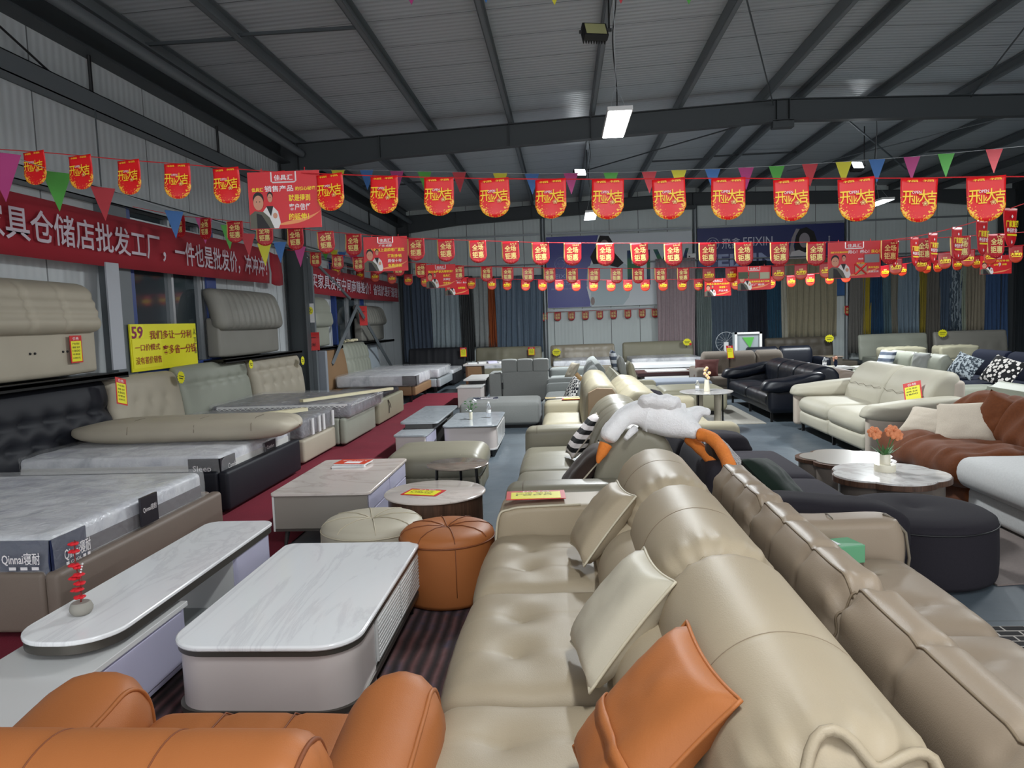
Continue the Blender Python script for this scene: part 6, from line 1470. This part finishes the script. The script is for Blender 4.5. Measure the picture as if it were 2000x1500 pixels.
# ================================================================ bunting
ORD = 'first second third fourth fifth sixth seventh eighth ninth tenth eleventh twelfth thirteenth fourteenth fifteenth sixteenth seventeenth eighteenth nineteenth twentieth'.split()
ORD += ['twenty-'+w_ for w_ in ORD[:9]]+['thirtieth']+['thirty-'+w_ for w_ in ORD[:9]]
def flag_proto(kind, mat, w_, h_, texts, textmat, rounded=True, scall=True):
    root = bpy.data.objects.new('bunting_flag', None); COL.objects.link(root); root.empty_display_size = .05
    n = 12; m = MB(); rows = 9; P = []
    r_ = w_/2
    for j in range(rows+1):
        q = j/rows
        zb = -q*h_
        for i in range(n+1):
            u = -1+2*i/n
            zl = -(h_-r_*.9+r_*.9*math.sqrt(max(0, 1-u*u*.98)))
            z = zl*q
            P.append((u*w_/2, .012*math.sin(u*2.2)*q+.004*math.sin(q*5), z))
    m.add(P, [(j*(n+1)+i, j*(n+1)+i+1, (j+1)*(n+1)+i+1, (j+1)*(n+1)+i) for j in range(rows) for i in range(n)])
    m.build('cloth', mat, root, smooth=180, solid=.002)
    for s_, cx, cz, tw, th, tm, off in texts:
        m = MB(); letter(m, s_, cx, cz, tw, th, -.016, off); m.build('lettering', tm, root, smooth=0, recalc=False)
    return root
gold = M['goldink']
FA = flag_proto('A', M['flagA'], .22, .275, [('开', -.07, -.118, .062, .078, gold, .014), ('业', -.024, -.138, .048, .052, gold, .014), ('大', .024, -.115, .06, .08, gold, .014), ('吉', .072, -.125, .056, .085, gold, .014), ('OPEN', -.018, -.09, .055, .018, M['whiteink'], .01), ('❀', .035, -.16, .035, .028, M['paleink'], 0), ('福 福', 0, -.02, .16, .014, gold, .0)], None)
FB = flag_proto('B', M['flagB'], .215, .275, [('全场', .0, -.085, .14, .075, M['paleink'], .02), ('钜惠', .0, -.175, .14, .08, M['paleink'], .02), ('SALE', .04, -.03, .08, .02, M['paleink'], .01)], None)
FC = flag_proto('C', M['flagC'], .215, .27, [('全民', 0, -.09, .07, .03, M['paleink'], .01), ('大团购', 0, -.135, .17, .05, M['yelink'], .03), ('▬▬▬', 0, -.172, .14, .01, M['yelink'], 0)], None)
FD = flag_proto('D', M['flagD'], .2, .33, [('厂家直销', 0, -.13, .18, .06, M['yelink'], .03), ('最低批价', 0, -.185, .15, .038, M['whiteink'], .02), ('▬▬▬', 0, -.222, .14, .014, M['yelink'], 0), ('♦', 0, -.07, .03, .03, M['whiteink'], 0), ('♣', 0, -.28, .02, .03, M['whiteink'], 0)], None)
used = {}
def interp(tab, x):
    for (a, b), (c, d) in zip(tab[:-1], tab[1:]):
        if x <= c: return b+(d-b)*(x-a)/(c-a)
    (a, b), (c, d) = tab[-2:]
    return b+(d-b)*(x-a)/(c-a)
def flag_at(proto, p, label, group, rz=0, tilt=0, sc=1.):
    o = proto if proto.name not in used else dup(proto)
    used[proto.name] = 1
    if o is not proto: pass
    o.location = p; o.rotation_euler = (0, tilt, rz); o.scale = (sc, sc, sc)
    return setp(o, label, 'bunting flag', group)
def string(name, label, pts, mat, r_=.004):
    return solo(MB().tube(pts, r_, 5).build(name, mat, smooth=60), label, 'string')
random.seed(4)
# nearest string, opening flags
f1x = [66, 156, 251, 346, 441, 531, 643, 750, 857, 964, 1075, 1187, 1305, 1422, 1544, 1671, 1795, 1925]
y1 = [(-60, 288), (66, 296), (156, 304), (251, 313), (346, 320), (441, 328), (531, 336), (643, 340), (750, 344), (857, 347), (964, 349), (1075, 350), (1187, 350), (1305, 349), (1422, 348), (1544, 349), (1671, 348), (1795, 348), (1925, 345), (2080, 345)]
wallcap = lambda px, Y: min(Y, 1450*5.55/(1100-px)) if px < 900 else Y
Y1 = lambda px: wallcap(px, 1450*.275/(66+(px-66)*(82-66)/1860))
def P1(px): return AY(px, interp(y1, px), Y1(px))
s1 = string('bunting_string', 'red string nearest the camera carrying the large opening flags', [P1(x) for x in range(-10, 2090, 50)], M['string'], .004)
ang1 = math.atan2(P1(1900).y-P1(100).y, P1(1900).x-P1(100).x)
for i, x in enumerate(f1x):
    p = P1(x); flag_at(FA, p+Vector((0, -.006, 0)), '%s bright red opening flag from the left on the nearest string' % ORD[i], 'red opening flags on the nearest string', rz=random.uniform(-.1, .1)+ang1, tilt=random.uniform(-.04, .04))
# second string, sale flags
f2x = [350, 401, 458, 516, 576, 635, 690, 812, 870, 932, 996, 1055, 1118, 1182, 1248, 1314, 1382, 1452, 1522, 1594, 1738, 1805, 1875, 1945]
y2 = [(-40, 340), (200, 392), (350, 422), (401, 426), (458, 432), (516, 438), (576, 446), (635, 452), (690, 457), (812, 466), (932, 470), (1055, 474), (1182, 475), (1314, 475), (1452, 474), (1594, 473), (1738, 470), (1875, 462), (2080, 448)]
Y2 = lambda px: wallcap(px, 9.5-(px-350)*.0004)
def P2(px): return AY(px, interp(y2, px), Y2(px))
string('bunting_string', 'red string second from the camera carrying gold lettered sale flags', [P2(x) for x in range(200, 2080, 50)], M['string'], .004)
for i, x in enumerate(f2x):
    flag_at(FB, P2(x)+Vector((0, -.006, 0)), '%s dark red sale flag from the left on the second string' % ORD[i], 'dark red sale flags on the second string', rz=random.uniform(-.15, .15)+(-.6 if x < 420 else 0), tilt=random.uniform(-.05, .05))
# third string: sale flags, then orange-red group-buy flags further right
f3x = [616, 659, 700, 738, 778, 822, 895, 950, 991, 1031, 1073, 1117, 1160, 1204, 1246, 1290, 1334]
y3 = [(560, 488), (616, 493), (659, 498), (700, 502), (738, 506), (778, 510), (822, 514), (895, 519), (991, 522), (1117, 524), (1246, 524), (1334, 523), (1430, 523)]
Y3 = lambda px: wallcap(px, 13.7)
def P3(px): return AY(px, interp(y3, px), Y3(px))
string('bunting_string', 'thin red string third from the camera carrying small sale flags', [P3(x) for x in range(560, 1420, 40)], M['string'], .005)
for i, x in enumerate(f3x):
    flag_at(FB, P3(x)+Vector((0, -.006, 0)), '%s small sale flag from the left on the third string' % ORD[i], 'small sale flags on the third string', rz=random.uniform(-.15, .15))
f3b = [1384, 1428, 1520, 1564, 1613, 1668, 1749, 1799, 1845, 1890, 1934, 1984]
y3b = [(1334, 523), (1428, 522), (1520, 519), (1613, 513), (1668, 510), (1749, 505), (1799, 499), (1845, 493), (1890, 488), (1984, 480), (2060, 474)]
def P3b(px): return AY(px, interp(y3b, px), 13.7-(px-1384)*.002)
string('bunting_string', 'thin red string at the right carrying orange-red group-buy flags', [P3b(x) for x in range(1340, 2060, 40)], M['string'], .005)
for i, x in enumerate(f3b):
    flag_at(FC, P3b(x)+Vector((0, -.006, 0)), '%s orange-red group-buy flag from the left on the right hand string' % ORD[i], 'orange-red group-buy flags on the right string', rz=random.uniform(-.15, .15))
# fourth string, farthest hanging
f4x = [655, 703, 732, 765, 797, 830, 868, 920, 960, 990, 1026, 1059, 1092, 1125, 1159, 1193, 1226, 1260, 1295, 1332, 1364, 1437, 1505, 1545, 1582, 1620, 1652, 1728, 1762, 1810, 1832, 1870, 1908]
y4 = [(640, 513), (703, 526), (765, 533), (830, 539), (920, 543), (1026, 546), (1193, 547), (1364, 545), (1505, 541), (1620, 532), (1728, 519), (1832, 508), (1908, 500), (2000, 490)]
Y4 = lambda px: wallcap(px, 20.3-(px-655)*.0013)
def P4(px): return AY(px, interp(y4, px), Y4(px))
string('bunting_string', 'faint red string fourth from the camera carrying the smallest group-buy flags', [P4(x) for x in range(640, 2000, 40)], M['string'], .005)
for i, x in enumerate(f4x):
    flag_at(FC, P4(x)+Vector((0, -.006, 0)), '%s tiny group-buy flag from the left on the fourth string' % ORD[i], 'tiny group-buy flags on the fourth string', rz=random.uniform(-.15, .15), sc=1.1)
# flags along the back wall
f5x = [1063, 1089, 1116, 1143, 1171, 1198, 1226, 1254, 1279]
for i, x in enumerate(f5x):
    p = AY(x, 611-(x-1063)*.035, BY-.13); flag_at(FB, p, '%s small sale flag from the left on the back wall under the poster' % ORD[i], 'small sale flags on the back wall', sc=1.1)
string('bunting_string', 'thin red string along the back wall under the big poster', [AY(1060, 611, BY-.12), AY(1170, 606, BY-.12), AY(1284, 602, BY-.12)], M['string'], .006)
# steep string at the right with narrow factory sale flags
f6 = [(1746, 468, 17, -.9), (1786, 463, 18, -.85), (1822, 455, 20, -.8), (1869, 444, 24, -.75), (1918, 429, 27, -.7), (1973, 407, 31, -.65)]
y6 = [(1640, 474), (1700, 472), (1746, 468), (1786, 463), (1822, 455), (1869, 444), (1918, 429), (1973, 407), (2060, 378)]
def P6(px): return AY(px, interp(y6, px), max(5.5, 10.5-(px-1640)*(10.5-6.6)/333))
string('bunting_string', 'steeply rising red string at the right carrying narrow factory sale flags', [P6(x) for x in range(1640, 2060, 35)], M['string'], .004)
for i, (x, y, w_, rz) in enumerate(f6):
    flag_at(FD, P6(x)+Vector((0, -.006, 0)), '%s narrow red factory sale flag from the left on the rising string' % ORD[i], 'narrow factory sale flags on the rising string', rz=-rz*.85)

flag_at(FB, AY(1657, 597, 26.2), 'single sale flag hanging low on the third wall pipe', None, sc=1.25)

# triangular pennants
def pennants(strname, slabel, group, lab, items, Yf, size, rzf=lambda x: 0, yt=None):
    for i, (x, y, c_, w_) in enumerate(items):
        p = AY(x, y, Yf(x)); W, Hh = size; m = MB()
        m.add([(-W/2, 0, 0), (0, 0, 0), (W/2, 0, 0), (-W/4, .006, -Hh/2), (W/4, .006, -Hh/2), (0, 0, -Hh)], [(0, 1, 3), (1, 4, 3), (1, 2, 4), (3, 4, 5)])
        o = m.build('pennant', M[c_], smooth=0, solid=.0015)
        # origin to the string
        off = Vector(o.location); me = o.data
        for v_ in me.vertices: v_.co += off
        o.location = p; o.rotation_euler = (0, 0, rzf(x))
        cname = {'pM': 'magenta', 'pG': 'green', 'pR': 'red', 'pB': 'blue', 'pY': 'yellow'}[c_]
        solo(o, lab % (ORD[i], cname), 'pennant', group)
    pts = [AY(x, y, Yf(x)) for x, y, _, _ in items]
    pts = [pts[0]+(pts[0]-pts[1])*1.5]+pts+[pts[-1]+(pts[-1]-pts[-2])*1.5]
    string('pennant_string', slabel, catmull(pts, 3, False), M['wstring'], .003)
L0 = [(3, 298, 'pM', 0), (110, 336, 'pG', 0), (201, 366, 'pR', 0), (340, 412, 'pB', 0), (398, 426, 'pM', 0), (446, 440, 'pG', 0), (484, 456, 'pR', 0), (516, 476, 'pY', 0), (546, 472, 'pB', 0), (585, 481, 'pM', 0)]
pennants('p', 'white string carrying coloured pennants along the left wall', 'coloured pennants along the left wall', '%s pennant from the left on the wall side string, %s', L0, lambda x: 5.0+max(0, x)*.012, (.24, .34), lambda x: .95)
cx = ['pY', 'pB', 'pM', 'pG', 'pR']
xs = [660, 716, 775, 829, 897, 977, 1039, 1115, 1193, 1268, 1326, 1392, 1457, 1517, 1582, 1648, 1713, 1781, 1848, 1942]
ys = [332, 332, 334, 335, 336, 338, 339, 338, 337, 335, 332, 330, 327, 324, 320, 316, 311, 306, 300, 291]
pennants('p', 'white string carrying coloured pennants across the hall behind the nearest flags', 'coloured pennants across the hall', '%s pennant from the left on the string across the hall, %s', [(x, y, cx[i % 5], 0) for i, (x, y) in enumerate(zip(xs, ys))], lambda x: 12.4-(x-660)*.0012, (.23, .33))
L2 = [(802, -28, 'pM', 0), (948, -32, 'pB', 0), (1082, -28, 'pY', 0), (1212, -31, 'pR', 0), (1345, -30, 'pG', 0)]
pennants('p', 'white string carrying pennants whose tips show at the top edge', 'pennants at the top edge', '%s pennant from the left at the top edge of the view, %s', L2, lambda x: 7.0, (.16, .17))
L3 = [(635, 487, 'pG', 0), (668, 492, 'pB', 0), (652, 488, 'pY', 0), (690, 497, 'pM', 0), (712, 503, 'pY', 0)]
pennants('p', 'white string carrying small pennants past the steel column', 'small pennants past the column', '%s small pennant past the steel column, %s', sorted(L3), lambda x: 17., (.2, .25))

# hanging promotion boards with two printed men
def promo(label, px0, px1, py0, py1, Y, lines, kind=0, rz=0):
    a = AY(px0, py0, Y); b = AY(px1, py1, Y); w_ = (b.x-a.x); h_ = a.z-b.z; cx_ = (a.x+b.x)/2; top = a.z
    o = thing('promotion_board', label, 'promotion board', (cx_, Y, top-h_), 'red promotion boards with two printed men')
    T = frame(cx_, Y, top-h_/2, rz)
    MB(T).bb(-w_/2, w_/2, -.002, .002, -h_/2, h_/2).build('board', M['signred'], o, smooth=0)
    def L_(s_, cx, cz, tw, th, mt, off=.015, nm='lettering'):
        m = MB(T); letter(m, s_, cx*w_, cz*h_, tw*w_, th*h_, -.0045, off); m.build(nm, mt, o, smooth=0, recalc=False)
    L_('佳具汇', 0, .39, .26, .1, M['whiteink'])
    m = MB(T); pts = [(x*w_, -.004, z*h_) for x, z in ((-.17, .49), (-.17, .33), (-.15, .31), (.15, .31), (.17, .33), (.17, .49))]; m.tube(pts, .004*h_/.3, 4); m.build('title_frame', M['whiteink'], o, smooth=0)
    for l in lines: L_(*l)
    # swoosh
    m = MB(T); S = []
    for i in range(13):
        q = i/12; x = (-.1+.6*q)*w_; z = (-.44+.02*q+.22*q**3)*h_; S += [(x, -.003, z), (x, -.003, z+.07*h_*math.sin(PI*min(1, q*.9+.1)))]
    m.add(S, [(2*i, 2*i+2, 2*i+3, 2*i+1) for i in range(12)]); m.build('gold_ribbon', plain('ribbon_gold', '#e8925a', .5), o, smooth=0, recalc=False)
    def E(nm, mt, ds, y):
        m = MB(T)
        for d in ds:
            if not isinstance(d[0], tuple): disc(m, d[0]*w_, d[1]*h_, d[2]*w_, d[3]*h_, y)
            else: poly(m, [(x*w_, z*h_) for x, z in d], y)
        m.build(nm, mt, o, smooth=0, recalc=False)
    E('printed_white_jacket', M['wjacket'], [[(-.3, -.49), (-.31, -.2), (-.25, -.1), (-.17, -.1), (-.1, -.2), (-.07, -.4), (-.1, -.49)]], -.004)
    E('printed_jacket', M['jacket'], [[(-.495, -.49), (-.495, -.25), (-.42, -.18), (-.3, -.2), (-.22, -.3), (-.16, -.49)]], -.006)
    E('printed_dark_shirt', M['hair'], [[(-.4, -.49), (-.4, -.22), (-.33, -.25), (-.22, -.49)], [(-.26, -.1), (-.2, -.28), (-.16, -.1)]], -.0065)
    E('printed_hair', M['hair'], [(-.365, .03, .075, .12), (-.2, .08, .04, .07)], -.0065)
    E('printed_face', M['skin'], [(-.365, -.04, .07, .13), (-.2, .04, .034, .075), (-.14, -.27, .03, .05)], -.0075)
    E('printed_eye', M['ink'], [(-.39, -.02, .009, .008), (-.345, -.02, .009, .008), (-.21, .05, .005, .005), (-.19, .05, .005, .005)], -.0085)
    m = MB(T)
    for x in (-.3, .3): m.tube([(x*w_, -.004, h_*.5), (x*w_, 0, h_*.5+.025)], .004, 5)
    m.build('clip', M['string'], o)
    return o
W_, Yw = M['whiteink'], M['yelink']
promo('large red promotion board with yellow lettering among the nearest flags', 484, 628, 338, 443, Y1(555)-.03, [('佳具汇', -.37, .19, .16, .07, Yw), ('销售产品', -.07, .2, .4, .11, W_), ('的核心秘密：', .31, .19, .3, .07, Yw), ('就是得到', .21, .03, .3, .12, Yw), ('客户信任', .21, -.13, .3, .12, W_), ('的延伸！', .19, -.3, .28, .12, Yw)], rz=.05)
promo('red promotion board on the second string left of centre', 710, 797, 464, 528, Y2(753)-.03, [('广东·成都', 0, .24, .3, .07, W_), ('二十年以上品牌老厂直批', 0, .12, .86, .1, Yw), ('薄利多销', .2, -.06, .32, .1, Yw), ('质保十年', .2, -.2, .32, .1, W_), ('免费送装', .2, -.34, .32, .1, Yw)], rz=.1)
promo('small red promotion board on the third string', 831, 891, 518, 561, Y3(860)-.03, [('银川全屋家具哪家强？', 0, .2, .84, .11, Yw), ('佳具汇', .2, .02, .24, .1, Yw), ('买得爽', .2, -.14, .24, .1, W_), ('来就忙！', .2, -.3, .26, .1, Yw)])
promo('tiny red promotion board behind the flags left of the grey-blue curtain', 869, 916, 543, 575, Y4(892)-.03, [('用心！细心！良心！', .1, .2, .7, .1, W_), ('品质保障', .2, -.1, .3, .12, Yw)])
promo('small red promotion board before the slate blue curtain', 1376, 1428, 545, 577, Y4(1400)-.03, [('佳具汇邀您共创品牌', 0, .2, .86, .1, Yw), ('诚信第一', .2, .0, .3, .12, Yw), ('开业大吉', .2, -.2, .34, .12, W_)])
s5 = promo('red promotion board with row of small photos right of centre', 1440, 1506, 521, 565, P3b(1473).y-.03, [('买家具到佳具汇实惠', .15, -.15, .6, .08, Yw), ('工厂直供', .1, -.28, .4, .08, W_)])
s6 = promo('wide red promotion board with a crossed out picture at the right', 1617, 1720, 474, 541, Y2(1670)-.03, [('用心！细心！', .08, .22, .4, .1, W_), ('良心！', .4, .22, .16, .1, Yw), ('我们只做真材实料', -.28, .22, .34, .05, Yw), ('假货', .12, .02, .1, .05, W_), ('拒绝次品', .12, -.1, .16, .05, Yw), ('真材实料', .36, -.22, .2, .06, Yw), ('货真价实', .36, -.34, .2, .06, W_)])
promo('dark red promotion board with a nine percent offer at the right edge', 1916, 1974, 500, 534, Y4(1945)-.03, [('品牌厂家百万补贴', 0, .2, .84, .1, Yw), ('全场', -.0, -.0, .14, .1, Yw), ('9', .12, 0, .08, .2, W_), ('折起', .27, 0, .14, .1, Yw)], rz=-.1)
def photo(o, px0, px1, py0, py1, Y, mat, cross=False):
    a = AY(px0, py0, Y); b = AY(px1, py1, Y)
    MB().bb(a.x, b.x, Y-.008, Y-.005, b.z, a.z).build('small_photo', mat, o, smooth=0)
    if cross:
        m = MB(); m.tube([(a.x, Y-.011, a.z), (b.x, Y-.011, b.z)], .012, 4).tube([(b.x, Y-.011, a.z), (a.x, Y-.011, b.z)], .012, 4); m.build('red_cross', M['redcard'], o, smooth=0)
for i, (c_) in enumerate(('#39472e', '#6a6250', '#9c9c84')): photo(s5, 1442+21*i, 1461+21*i, 532, 544, P3b(1473).y-.035, plain('photo_print', c_, .5))
photo(s6, 1688, 1717, 497, 512, Y2(1670)-.035, plain('photo_grey', '#7f8284', .5)); photo(s6, 1670, 1692, 516, 535, Y2(1670)-.035, plain('photo_beige', '#a79b7c', .5), True)
